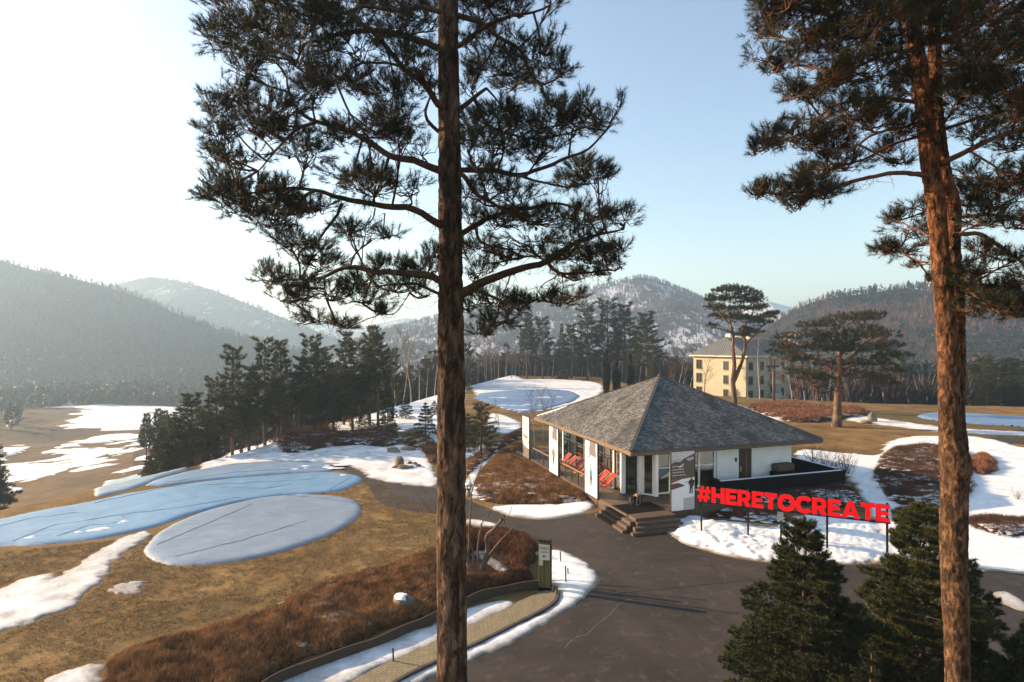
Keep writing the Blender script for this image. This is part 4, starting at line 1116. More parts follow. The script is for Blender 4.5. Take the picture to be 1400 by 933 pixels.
# two umbrella pines
def umbrella(name, label, trunk, tr, limbs, blobs, Z, seed, K, nl, Wd, size, dens, barkc):
    o = thing(name, (at(trunk[-1][0], trunk[-1][1], Z)[0], Z, at(trunk[-1][0], trunk[-1][1], Z)[2]), 0, label, 'pine tree')
    O = np.array(o.location)
    global rng
    rng = np.random.default_rng(seed)
    s = Z/F
    parts = []; LN = []
    for pts, rr in [(trunk, tr)]+[(l[0], (l[1], l[2])) for l in limbs]:
        P = resample(rel([tuple(at(x, y, Z+(0 if pts is trunk else random.uniform(-1, 1)*i*.4))) for i, (x, y) in enumerate(pts)], O), .25)
        LN.append(P)
        r = np.interp(np.linspace(0, 1, len(P)), np.linspace(0, 1, len(rr)), [q*s for q in rr])
        parts.append(tube_np(P, r, 10 if pts is trunk else 6))
    LN = np.concatenate(LN); C, A, SA, SB = [], [], [], []
    for cx, cy, rx, ry in blobs:
        dz = random.uniform(-1, 1)*3.2
        c = np.array(at(cx, cy, Z+dz))-O; r3 = np.array([rx*s, rx*s*.9, ry*s*1.35])*random.uniform(.75, 1.1)
        n = int(dens*r3[0]*r3[1]*16+12)
        q = unit(rnd(n, 3))*(rng.random(n)**.4)[:, None]; q[:, 2] = np.where(rng.random(n) < .8, np.abs(q[:, 2]), q[:, 2])
        tp = c+q*r3; C.append(tp); A.append(unit((tp-c)*np.array([1, 1, .4])*.5+np.array([0, 0, .5])+rnd(n, 3)*.2))
        m = 9; e = c+unit(rnd(m, 3))*r3*.75; b = c+np.array([0, 0, -r3[2]*.7]); nb = LN[np.argmin(np.linalg.norm(LN-b, axis=1))]
        SA += [nb[None], np.repeat(b[None], m, 0)]; SB += [b[None], e]
    C = np.concatenate(C); A = np.concatenate(A)
    V2, Q2 = sticks(np.concatenate(SA), np.concatenate(SB), .035, .012, 4)
    parts.append((V2, None, Q2)); V, T, Q = joinm(parts); mesh_np('trunk', V, T, Q, barkc, o, smooth=True)
    V, T = tufts(C, A, size, K, nl, Wd, .8, .2)
    mesh_np('crown', V, T, None, M_UMB, o)
M_UMB = foliage_mat('umbrella_pine_needles', [(.3, (.018, .021, .006)), (.55, (.042, .042, .012)), (.75, (.08, .062, .02))], .5, .1)
M_UBARK = bark_mat('red_pine_bark', (.04, .026, .018), (.14, .09, .06), (.20, .135, .09), 5, .4, .6, .03, top=(.28, .125, .06), zlo=1.5, zhi=6)
umbrella('umbrella_pine', 'broad spreading pine on the brown lawn right of the pavilion roof', [(1152,452),(1149,475),(1147,500),(1146,525),(1145,552),(1144,584)], (1.5,2.6,3.8,4.4,5,7),
 [([(1147,508),(1130,498),(1112,490),(1090,482)], 3, 1.2), ([(1148,500),(1165,488),(1180,470),(1200,460)], 3.2, 1.2), ([(1147,512),(1165,500),(1190,498),(1215,500)], 2.4, 1), ([(1149,480),(1135,462),(1130,450)], 2.6, 1), ([(1149,485),(1172,462),(1185,448)], 2.6, 1), ([(1146,518),(1125,512),(1100,520)], 2, .8), ([(1146,512),(1185,520),(1215,530)], 1.8, .7)],
 [(1090,478,28,9),(1110,462,26,9),(1130,448,26,9),(1155,440,28,8),(1178,438,24,8),(1195,432,16,5),(1075,465,20,7),(1070,485,22,7),(1095,495,26,8),(1120,480,24,8),(1150,462,30,9),(1185,455,28,9),(1205,462,22,8),(1215,475,26,8),(1232,488,20,5),(1190,480,28,9),(1160,482,26,8),(1135,500,24,7),(1195,500,28,8),(1220,510,20,7),(1170,500,24,7),(1115,520,22,6),(1100,513,22,6),(1085,508,14,5),(1200,520,24,7),(1180,514,20,6),(1066,475,14,6),(1140,470,24,8),(1212,490,20,6),(1210,526,16,4),(1105,448,14,5)],
 67, 61, 26, .32, .036, .3, 1.9, M_UBARK)
umbrella('umbrella_pine', 'tall forked pine with a flat cloud-like crown before the yellow building', [(1003,462),(1002,475),(1004,500),(1002,520),(1004,548),(1005,575)], (1.6,2.4,2.8,3.2,3.7,4.6),
 [([(1003,522),(1009,508),(1015,492),(1019,470),(1015,445)], 3, 1.4), ([(1003,465),(999,445),(995,425)], 2.2, 1), ([(1019,470),(1030,460),(1040,448),(1050,440)], 1.6, .7), ([(1001,455),(985,450),(972,447)], 1.2, .6), ([(1002,450),(990,435),(980,425)], 1.4, .7), ([(1015,450),(1025,435),(1030,425)], 1.4, .7)],
 [(985,400,14,4),(1000,397,18,5),(1015,400,16,5),(1030,405,14,5),(972,408,10,4),(985,412,18,5),(1005,410,20,6),(1025,415,16,5),(1038,412,10,5),(975,422,12,4),(990,424,18,5),(1010,424,18,5),(1030,425,14,5),(1042,422,9,4),(980,434,14,4),(1000,436,18,5),(1020,438,16,4),(1045,436,18,5),(1055,431,12,3),(1040,442,14,4),(974,447,10,4),(1020,452,10,3),(1012,460,14,4),(1030,456,14,4),(1060,430,8,2.5),(972,412,10,4)],
 84, 62, 26, .34, .042, .32, 2.3, M_UBARK)

# ------------------------------------------------------------------ far woods: masses nobody could count
def forest(name, P, Hs, conif, label, mats, seed, wid=.30, cat='woodland'):
    """P (N,3); conif bool (N)"""
    r_ = np.random.default_rng(seed); parts = []; mi = []
    for flag in (True, False):
        q = P[conif == flag]; h = Hs[conif == flag]; n = len(q)
        if not n: continue
        K = 22 if flag else 12
        if flag:
            t = r_.random((n, K))**.8*.85+.12; an = r_.random((n, K))*6.283
            w_ = (1-t)**.8*wid*(.7+.6*r_.random((n, 1)))
            B = q[:, None]+np.stack([np.cos(an)*w_*.25, np.sin(an)*w_*.25, t], -1)*h[:, None, None]
            D = unit(np.stack([np.cos(an), np.sin(an), .25+.5*t+r_.normal(size=(n, K))*.2], -1))
            V, T = needles_(B, D, (w_+.05)*h[:, None]*1.0, h[:, None]*.14*np.ones((n, K)), r_)
        else:
            t = r_.random((n, K))*.55; an = r_.random((n, K))*6.283; t[:, :2] = 0
            tiltv = .18+.35*r_.random((n, K)); tiltv[:, :2] = .04
            B = q[:, None]+np.stack([np.cos(an)*0, np.sin(an)*0, t], -1)*h[:, None, None]
            D = unit(np.stack([np.cos(an)*tiltv, np.sin(an)*tiltv, np.ones((n, K))], -1))
            V, T = needles_(B, D, (1-t)*h[:, None]*(.6+.4*r_.random((n, K))), h[:, None]*.055*np.ones((n, K)), r_)
        parts.append((V, T, None)); mi.append(np.full(len(T), 0 if flag else 1))
    V, T, Q = joinm(parts)
    return tag(mesh_np(name, V, T, None, mats, None, midx=np.concatenate(mi)), label, cat, kind='stuff')
def needles_(B, D, L, W, r_):
    n = B.shape[0]*B.shape[1]; P = B.reshape(-1, 3); D = D.reshape(-1, 3)
    s = unit(np.cross(D, r_.normal(size=(n, 3))))*W.reshape(-1, 1)*.5
    V = np.stack([P-s, P+s, P+D*L.reshape(-1, 1)], 1).reshape(-1, 3)
    return V, np.arange(3*n).reshape(-1, 3)
M_FORC = foliage_mat('forest_conifer', [(.3, (.016, .020, .010)), (.6, (.027, .030, .013)), (.8, (.042, .040, .017))], .05, 0)
M_FORB = foliage_mat('forest_bare', [(.3, (.034, .026, .024)), (.55, (.058, .040, .033)), (.75, (.10, .054, .038))], .03, 0)
M_FORG = foliage_mat('frosted_bare', [(.3, (.045, .040, .044)), (.6, (.075, .067, .071)), (.8, (.115, .105, .107))], .03, 0)
M_HILLC = foliage_mat('hill_pines', [(.3, (.010, .015, .006)), (.6, (.028, .032, .012)), (.8, (.05, .048, .018))], .03, 0)
M_HILLB = foliage_mat('hill_oaks', [(.3, (.06, .03, .02)), (.55, (.11, .05, .032)), (.75, (.17, .08, .05))], .025, 0)
def on_hill(seed, n, rs, crest=0, lo=0.0):
    XX, Y, Zh = HILLS[seed]; r_ = np.random.default_rng(rs)
    nr = int(90)
    i = (r_.random(n)**.8*(nr-1)*(1-lo)+lo*(nr-1)).astype(int); j = r_.integers(0, XX.shape[1]-1, n)
    if crest:
        i = np.concatenate([i, np.full(crest, 88)-r_.integers(0, 3, crest)]); j = np.concatenate([j, r_.integers(0, XX.shape[1]-1, crest)])
    a, b = r_.random(len(i)), r_.random(len(i))
    g = lambda M: M[i, j]*(1-a)*(1-b)+M[i+1, j]*a*(1-b)+M[i, j+1]*(1-a)*b+M[i+1, j+1]*a*b
    return np.stack([g(XX), g(Y), g(Zh)-.3], 1), r_
def vis(P, m=80):
    px = CX+P[:, 0]/P[:, 1]*F
    return (px > -m-120) & (px < 1400+m+120)
P, r_ = on_hill(1, 16000, 71, 900); P = P[vis(P)]
c = (fbm(P[:, 0]/60, P[:, 1]/60, 3, 5)+np.where(P[:, 2] < 0, .35, -.08)) > .05
forest('hillside_forest', P, r_.uniform(5, 10, len(P)), c, 'hazy leafless wood covering the near mountainside at the left', [M_FORC, M_FORB], 1)
P, r_ = on_hill(2, 5500, 72, 700); P = P[vis(P)]
forest('hillside_forest', P, r_.uniform(6, 12, len(P)), r_.random(len(P)) < .12, 'hazy pale wood on the farther mountain at the left', [M_FORC, M_FORG], 2)
P, r_ = on_hill(4, 11000, 73, 800); P = P[vis(P)]
forest('hillside_forest', P, r_.uniform(5, 10, len(P)), (fbm(P[:, 0]/70, P[:, 1]/70, 3, 6) > .38) & (P[:, 2] < 60), 'frosted leafless wood on the pointed mountain behind the pavilion', [M_FORC, M_FORG], 3)
P, r_ = on_hill(6, 15000, 74, 500); P = P[vis(P)]
forest('hillside_forest', P, r_.uniform(4, 8, len(P)), (fbm(P[:, 0]/45, P[:, 1]/45+3, 3, 8)+.12) > 0, 'mixed green and russet wood on the rounded hill at the right', [M_HILLC, M_HILLB], 4)
P = np.concatenate([(lambda px, Z: np.stack([(px-CX)/F*Z, Z, zg((px-CX)/F*Z, Z)], 1))(r_.uniform(1090, 1330, 110), r_.uniform(96, 113, 110))])
forest('thicket', P, r_.uniform(4, 8.5, len(P)), r_.random(len(P)) < .08, 'brown leafless thicket hiding the foot of the long shaded facade', [M_FORC, M_FORB], 9)
# valley floor woods at the foot of the left mountain
r_ = np.random.default_rng(80)
def band(px0, px1, Z0, Z1, n):
    px = r_.uniform(px0, px1, n); Z = r_.uniform(Z0, Z1, n); x = (px-CX)/F*Z
    return np.stack([x, Z, zg(x, Z)], 1)
P = np.concatenate([band(-120, 480, 335, 470, 2600), band(-120, 70, 290, 340, 260), band(-140, 28, 215, 300, 120), band(40, 330, 318, 338, 330)])
P = P[~((P[:, 0]/P[:, 1]*F+CX > 238) & (P[:, 0]/P[:, 1]*F+CX < 300) & (P[:, 1] > 330) & (P[:, 1] < 400))]
forest('valley_wood', P, r_.uniform(5, 11, len(P)), r_.random(len(P)) < .45, 'dark wood closing the far end of the snowy fairway', [M_FORC, M_FORB], 5)
P = np.concatenate([band(600, 1000, 167, 225, 1700), band(440, 640, 120, 200, 800)])
forest('far_wood', P, r_.uniform(6, 11, len(P)), r_.random(len(P)) < .35, 'mixed wood standing behind the row of pale stems', [M_FORC, M_FORB], 6)
P = np.concatenate([band(1000, 1330, 150, 240, 1300), band(1290, 1560, 115, 220, 1300)])
forest('far_wood', P, r_.uniform(6, 12, len(P)), r_.random(len(P)) < .6, 'dark mixed wood beyond the lawn at the right', [M_FORC, M_FORB], 7)
P = np.concatenate([band(290, 520, 82, 120, 420)])
P = P[sdf(P[:, 0], P[:, 1], PLATEAU) < -2]
forest('slope_wood', P, r_.uniform(4, 8, len(P)), r_.random(len(P)) < .55, 'undergrowth filling the slope behind the dark pine clump', [M_FORC, M_FORB], 8)
# ------------------------------------------------------------------ the pavilion
U_, V_, ZE, ZA, ZD = 14.45, 16.3, 3.6, 7.45, .65
pav = thing('pavilion', PAV_O, PAV_A, 'low white-walled pavilion with a grey slate pyramid roof and glass veranda', 'building')
def slate_mat():
    m, nt, b = new_mat('slate_tiles'); b.inputs['Roughness'].default_value = .8; b.inputs['Specular IOR Level'].default_value = .25
    uvn = nt.nodes.new('ShaderNodeUVMap'); uvn.uv_map = 'UVMap'; v = uvn.outputs[0]
    br = N(nt, 'ShaderNodeTexBrick', Scale=1); br.offset = .5
    br.inputs['Color1'].default_value = (.085,.083,.082,1); br.inputs['Color2'].default_value = (.27,.262,.255,1); br.inputs['Mortar'].default_value = (.04,.037,.034,1)
    br.inputs['Mortar Size'].default_value = .008; br.inputs['Brick Width'].default_value = .20; br.inputs['Row Height'].default_value = .125; br.inputs['Bias'].default_value = -.15
    nt.links.new(v, br.inputs['Vector'])
    mp = N(nt, 'ShaderNodeMapping'); mp.inputs['Scale'].default_value = (1.1, .55, 1); nt.links.new(v, mp.inputs[0])
    blot = noise(nt, .55, 6, .72, mp.outputs[0], .5); blot2 = noise(nt, 2.6, 5, .75, mp.outputs[0])
    c = mix(nt, ramp(nt, blot, [(.49, (0,0,0)), (.60, (.75,.75,.75))]), br.outputs['Color'], (.035,.034,.034))
    c = mix(nt, .65, c, mix(nt, 1, c, ramp(nt, blot2, [(.3, (.45,.45,.45)), (.7, (1.4,1.35,1.3))]), 'MULTIPLY'))
    nt.links.new(c, b.inputs['Base Color'])
    bump(nt, b, br.outputs['Fac'], -.35, .008)
    return m
M_SLATE = slate_mat()
M_WHITE = simple('white_render', (.74, .73, .71), (.66, .65, .63), 1.2, .85, .1, 60)
M_WFRAME = simple('white_frame', (.78, .77, .74), (.70, .69, .67), 3, .5)
M_DFRAME = simple('dark_metal', (.035, .033, .032), (.02, .02, .02), 3, .45)
M_FASCIA = simple('brown_fascia', (.20, .13, .07), (.13, .085, .048), 3, .6, .2, 20, 'Object', (1, 1, 6))
M_GUTTER = simple('gutter_metal', (.10, .085, .075), (.06, .052, .046), 2, .5, metal=.3)
M_SOFFIT = simple('soffit_boards', (.06, .042, .03), (.035, .025, .018), 3, .8)
def deck_mat():
    m, nt, b = new_mat('deck_boards'); b.inputs['Roughness'].default_value = .75
    wv = N(nt, 'ShaderNodeTexWave', Scale=2.2); wv.wave_type = 'BANDS'; wv.bands_direction = 'X'
    nt.links.new(coord(nt), wv.inputs['Vector'])
    c = ramp(nt, wv.outputs['Fac'], [(.03, (.03,.02,.013)), (.12, (.12,.068,.04)), (.9, (.09,.052,.032))])
    c = mix(nt, .6, c, mix(nt, 1, c, ramp(nt, noise(nt, 4, 4, .7, coord(nt)), [(.3, (.5,.5,.5)), (.7, (1.2,1.2,1.2))]), 'MULTIPLY'))
    nt.links.new(c, b.inputs['Base Color']); return m
M_DECK = deck_mat()
M_MAT = simple('black_rubber', (.012, .011, .011), (.008, .008, .008), 30, 1, spec=.03)
def glass_mat(name, tint):
    m = bpy.data.materials.new(name); m.use_nodes = True; nt = m.node_tree; nt.nodes.remove(nt.nodes['Principled BSDF'])
    t = N(nt, 'ShaderNodeBsdfTransparent'); t.inputs[0].default_value = (*tint, 1)
    g = N(nt, 'ShaderNodeBsdfGlossy', Roughness=.01); g.inputs['Color'].default_value = (.9, .95, .92, 1)
    f = N(nt, 'ShaderNodeFresnel', IOR=1.55)
    ad = N(nt, 'ShaderNodeMath', operation='ADD'); ad.inputs[1].default_value = .10; nt.links.new(f.outputs[0], ad.inputs[0])
    ms = N(nt, 'ShaderNodeMixShader'); nt.links.new(ad.outputs[0], ms.inputs[0]); nt.links.new(t.outputs[0], ms.inputs[1]); nt.links.new(g.outputs[0], ms.inputs[2])
    nt.links.new(ms.outputs[0], nt.nodes['Material Output'].inputs[0]); return m
M_GLASS = glass_mat('window_glass', (.42, .52, .46))
# roof in real overlapping courses
def roof():
    apex = Vector((U_/2, V_/2, ZA)); cs = [Vector((0, 0, ZE)), Vector((U_, 0, ZE)), Vector((U_, V_, ZE)), Vector((0, V_, ZE))]
    V, Fq, UV = [], [], []
    for i in range(4):
        A, B = cs[i], cs[(i+1) % 4]; e = (B-A).normalized(); mid = (A+B)/2; sl = (apex-mid).length
        n = e.cross(apex-A).normalized(); nC = int(sl/.125)
        for c in range(nC):
            t0, t1 = c*.125/sl, min(1, (c+1)*.125/sl+.002)
            if t1 > .995: t1 = .995
            p = [A+(apex-A)*t0+n*.026, B+(apex-B)*t0+n*.026, B+(apex-B)*t1+n*.004, A+(apex-A)*t1+n*.004, A+(apex-A)*t0, B+(apex-B)*t0]
            k = len(V); V += [tuple(q) for q in p]
            Fq += [(k, k+1, k+2, k+3), (k+4, k+5, k+1, k)]
            def uvp(q, s): return ((q-A).dot(e)+i*37.3, s)
            s0, s1 = t0*sl, t1*sl
            UV += [uvp(p[0], s0+.002), uvp(p[1], s0+.002), uvp(p[2], s1-.004), uvp(p[3], s1-.004), uvp(p[4], s0+.004), uvp(p[5], s0+.004), uvp(p[1], s0+.006), uvp(p[0], s0+.006)]
    return mesh_np('roof', V, None, np.array(Fq), M_SLATE, pav, uv=np.array(UV))
rf = roof()
mb = MB()
apx = Vector((U_/2, V_/2, ZA))
for c in [(0,0),(U_,0),(U_,V_),(0,V_)]:
    a = Vector((*c, ZE)); mb.bar(a+(apx-a)*.003+Vector((0,0,.03)), apx+Vector((0,0,.03)), .2, .06)
mb.box((U_/2-.14, V_/2-.14, ZA-.05), (U_/2+.14, V_/2+.14, ZA+.09))
mb.build('hip_cap', simple('hip_lead', (.06,.058,.056), (.04,.039,.038), 4, .6), rf)
# snow left along the top of the left slope
W = Vector((0, V_, ZE)); hip = (apx-W); e = Vector((0, -1, 0)); nl = Vector((-(ZA-ZE), 0, U_/2)).normalized()
mb = MB(); k = 24; top, low = [], []
for i in range(k+1):
    t = .02+.26*i/k; wd = .34*math.sin(math.pi*min(1, (i+.6)/k*.9+.05))**.6*(1+.25*math.sin(i*1.9))
    top.append(W+hip*t+e*.16+nl*.05); low.append(W+hip*t+e*(.16+wd)+nl*.05)
vs_ = []; fs_ = []
for i in range(k+1): vs_ += [top[i]-nl*.05, top[i]+nl*.02, low[i]+nl*.02, low[i]-nl*.05]
for i in range(k):
    for j in range(3): fs_.append((i*4+j, i*4+j+1, i*4+j+5, i*4+j+4))
mb.add(vs_, fs_).build('roof_snow', M_SNOWC, rf)
# fascia, gutter, soffit
mb = MB()
mb.box((0, .04, 3.34), (.04, V_-.04, ZE-.005)); mb.box((U_-.04, .04, 3.34), (U_, V_-.04, ZE-.005)); mb.box((0, 0, 3.34), (U_, .04, ZE-.005)); mb.box((0, V_-.04, 3.34), (U_, V_, ZE-.005))
mb.build('fascia', M_FASCIA, pav)
mb = MB()
mb.box((.05, -.11, 3.46), (U_-.05, -.003, 3.58)); mb.box((U_+.003, .05, 3.46), (U_+.11, V_-.05, 3.58))
for u in np.arange(.8, U_, 1.6): mb.box((u, -.12, 3.44), (u+.05, -.003, 3.455))
mb.build('gutter', M_GUTTER, pav)
MB().box((.05, .05, 3.30), (U_-.05, V_-.05, 3.36)).build('soffit', M_SOFFIT, pav)
# white walls
mb = MB()
mb.box((6.75, .90, .3), (8.44, 1.10, 3.298)); mb.box((9.48, .90, .3), (12.70, 1.10, 3.298)); mb.box((8.44, .90, 3.10), (9.48, 1.10, 3.298))
mb.box((12.50, 1.102, .3), (12.70, 11.6, 3.298)); mb.box((.72, 11.6, .3), (12.70, 11.8, 3.298))
mb.build('wall', M_WHITE, pav)
MB().box((6.4, 1.3, .66), (6.55, 11.55, 3.29)).build('inner_wall', simple('inner_wall_paint', (.16,.13,.10), (.10,.08,.065), 1.5, .8), pav)
dr = MB().box((8.46, .98, .66), (9.46, 1.04, 3.095)).build('door', simple('dark_door', (.05,.03,.022), (.03,.02,.016), 4, .5), pav)
MB().box((9.05, .965, .85), (9.17, .979, 2.95)).build('inlay', simple('door_inlay', (.20,.075,.03), (.13,.05,.02), 4, .5), dr)
MB().tube([(8.62, .93, 1.6), (8.62, .93, 1.95)], .018, 8).bar((8.62, .93, 1.62), (8.62, .98, 1.62), .02).bar((8.62, .93, 1.93), (8.62, .98, 1.93), .02).build('handle', M_WFRAME, dr)
MB().box((8.14, .86, 2.30), (8.28, .899, 2.55)).box((8.17, .845, 2.33), (8.25, .86, 2.52)).build('wall_lamp', M_DFRAME, pav)
# corner columns
for (u, v, w_) in [(.55, 1.9, .26), (1.42, 1.36, .30), (2.10, .60, .22)]:
    MB().box((u-w_/2, v-w_/2, ZD), (u+w_/2, v+w_/2, 3.30)).build('column', M_WHITE, pav, bevel=.01)
# glazing
def glaz(name, a, b, z0, z1, posts, trans, fm, parent=pav):
    a = Vector((*a, 0)); b = Vector((*b, 0)); d = (b-a); L = d.length; d.normalize()
    def P(s, z): return a+d*s+Vector((0, 0, z))
    fr = MB()
    fr.bar(P(0, z0+.04), P(L, z0+.04), .09, .08); fr.bar(P(0, z1-.05), P(L, z1-.05), .09, .10)
    for s, w_ in posts: fr.bar(P(s, z0+.082), P(s, z1-.102), w_, .10, up=d)
    for s0, s1, z in trans: fr.bar(P(s0, z), P(s1, z), .07, .06)
    f = fr.build(name, fm, parent)
    n = Vector((-d.y, d.x, 0))
    g = MB().add([P(.02, z0+.05)+n*.008, P(L-.02, z0+.05)+n*.008, P(L-.02, z1-.05)+n*.008, P(.02, z1-.05)+n*.008], [(0,1,2,3)]).build('glass', M_GLASS, f)
    return f
glaz('window', (2.24, 1.0), (6.74, 1.0), ZD, 3.29, [(.05,.10),(1.1,.07),(2.2,.07),(3.22,.10),(4.4,.14)], [(.05, 4.4, 2.25)], M_WFRAME)
glaz('window', (.72, 2.05), (.72, 11.58), ZD, 3.29, [(.05,.08),(1.15,.10),(2.6,.06),(4.1,.10),(5.6,.06),(7.1,.10),(8.4,.06),(9.45,.08)], [(1.2, 9.4, 2.55)], M_DFRAME)
for vv_ in (2.12, 3.2, 7.6): MB().box((.58, vv_-.06, ZD), (.665, vv_+.06, 3.29)).build('mullion', M_WFRAME, pav)
glaz('entrance_door', (.72, 1.78), (1.26, 1.44), ZD, 3.29, [(.04,.05),(.60,.05)], [], M_DFRAME)
glaz('entrance_door', (1.60, 1.28), (2.03, .73), ZD, 3.29, [(.04,.05),(.66,.05)], [], M_WFRAME)
# deck with fascia boards, steps and black matting
mb = MB(); mb.box((-1.35, -2.0, .30), (6.2, .895, ZD-.02)); mb.box((-1.35, .897, .30), (.66, 17.0, ZD-.02)); mb.box((.66, 11.82, .30), (12.7, 17.0, ZD-.021)); mb.box((-1.30, -2.8, .30), (1.2, -2.002, ZD-.02))
dk = mb.build('deck', M_DECK, pav)
MB().box((.70, 1.25, .36), (6.4, 11.58, ZD-.022)).box((6.56, 1.12, .36), (12.48, 11.58, ZD-.022)).build('floor', simple('indoor_floor', (.10,.07,.05), (.07,.05,.035), 3, .4), pav)
mb = MB()
for i in range(3):
    mb.box((-1.36-.28*(i+1), -2.82-.1*i, -.05), (-1.36-.28*i, .35-.1*i, ZD-.165*(i+1)))
    mb.box((-1.36-.28*i+.002, -2.82-.26*(i+1), -.05), (1.3, -2.82-.26*i-.002, ZD-.165*(i+1)-.004))
st = mb.build('steps', M_DECK, pav)
mb = MB(); mb.box((-1.34, -1.95, ZD-.018), (1.15, -.25, ZD-.004))
for i in range(3): mb.box((-1.36-.28*(i+1)-.012, -1.9, ZD-.165*(i+1)+.002), (-1.36-.28*i-.01, -.05, ZD-.165*(i+1)+.016)); mb.box((-1.36-.28*(i+1)-.014, -1.9, ZD-.165*(i+2)+.03), (-1.36-.28*(i+1)-.002, -.05, ZD-.165*(i+1)+.001))
mb.build('rubber_mat', M_MAT, st)
mb = MB()
mb.box((-1.34, .9, -.3), (-1.28, 17.0, .299)); mb.box((-1.34, 16.9, -.3), (12.7, 17.0, .299)); mb.box((1.3, -2.0, -.3), (6.2, -1.94, .299))
mb.build('plinth', simple('plinth_boards', (.10,.06,.04), (.06,.037,.025), 3, .85), pav)
# interior bits that show through the glass
def ltop(u, v, z): return tuple(pvw(u, v, z))
for i, (u, v) in enumerate([(3.2, 4.0), (4.6, 6.8), (3.0, 9.2)]):
    t = thing('cafe_table', pvw(u, v, ZD-.02), PAV_A, ['round wooden table behind the glass nearest the entrance','round wooden table behind the middle veranda glass','round wooden table behind the far veranda glass'][i], 'table')
    MB().tube([(0,0,.70),(0,0,.74)], .42, 20).build('tabletop', M_FASCIA, t); MB().tube([(0,0,.02),(0,0,.70)], .04, 8).tube([(0,0,0),(0,0,.02)], .25, 16).build('pedestal', M_DFRAME, t)
# railing
rl = thing('railing', pvw(-1.18, 3.4, ZD-.02), PAV_A, 'dark post railing with a brown wooden handrail along the veranda deck', 'railing')
MB().box((-.05, .0, .86), (.05, 13.2, .91)).build('handrail', simple('handrail_wood', (.32,.19,.10), (.22,.13,.07), 4, .6), rl)
for k in range(13):
    MB().box((-.025, .2+k*1.05, 0), (.025, .25+k*1.05, .859)).build('post', M_DFRAME, rl)
mb = MB()
for z in (.25, .45, .65): mb.tube([(0, .02, z), (0, 13.18, z)], .006, 5)
mb.build('cable', M_DFRAME, rl)

# ------------------------------------------------------------------ banners with printed pictures
def pm(name, c, r=.6): return simple(name, c, tuple(x*.88 for x in c), 4, r)
P_WHITE = pm('print_white', (.80,.79,.76)); P_BLUE = pm('print_sky_blue', (.40,.58,.72)); P_ROCK = pm('print_rock', (.16,.13,.115)); P_DARK = pm('print_black', (.035,.032,.035))
P_CORAL = pm('print_coral', (.62,.10,.05)); P_TURQ = pm('print_turquoise', (.10,.36,.52)); P_SKIN = pm('print_skin', (.42,.25,.17)); P_GREY = pm('print_grey', (.45,.42,.42)); P_PINK = pm('print_dawn', (.60,.52,.52)); P_BROWN = pm('print_brown', (.12,.075,.06)); P_RED = pm('print_red', (.42,.06,.03))
def figure(cx, h0, hh, jacket, legs, parent, M, flip=1, z=.035):
    """printed standing figure, hh tall"""
    s = hh
    def pg(pts, mt, nm, dz):
        MB().prism([(cx+flip*x*s, h0+y*s) for x, y in pts], z, z+.004+dz, M=M).build(nm, mt, parent)
    pg([(-.10,.50),(-.02,.52),(.03,.30),(.06,.02),(.13,0),(.14,.04),(.12,.30),(.10,.52),(-.02,.54)], legs, 'printed_figure', 0)
    pg([(-.10,.50),(-.08,.02),(-.14,0),(-.02,0),(.0,.3),(.04,.5)], legs, 'printed_figure', .001)
    pg([(-.15,.80),(-.19,.60),(-.16,.44),(-.10,.47),(-.11,.62),(-.10,.46),(.11,.46),(.12,.62),(.17,.50),(.21,.54),(.17,.74),(.11,.84),(.03,.86),(-.08,.86)], jacket, 'printed_figure', .002)
    pg([(.065*math.cos(a), .925+.072*math.sin(a)) for a in np.linspace(0, 6.283, 13)[:-1]], P_SKIN, 'printed_figure', .003)
    pg([(.07*math.cos(a), .955+.05*math.sin(a)) for a in np.linspace(0, 3.14, 8)]+[(-.075, .92)], P_DARK, 'printed_figure', .004)
def bars_logo(cx, h, s, parent, M, mt, z=.036):
    for i in range(3):
        hh = s*(.35+.3*i); x0 = cx+(i-1.4)*s*.34
        MB().prism([(x0, h), (x0+.24*s, h), (x0+.24*s-hh*.35*0+.0, h+hh*.72), (x0-.04*s, h+hh)], z, z+.004, M=M).build('printed_logo', mt, parent)
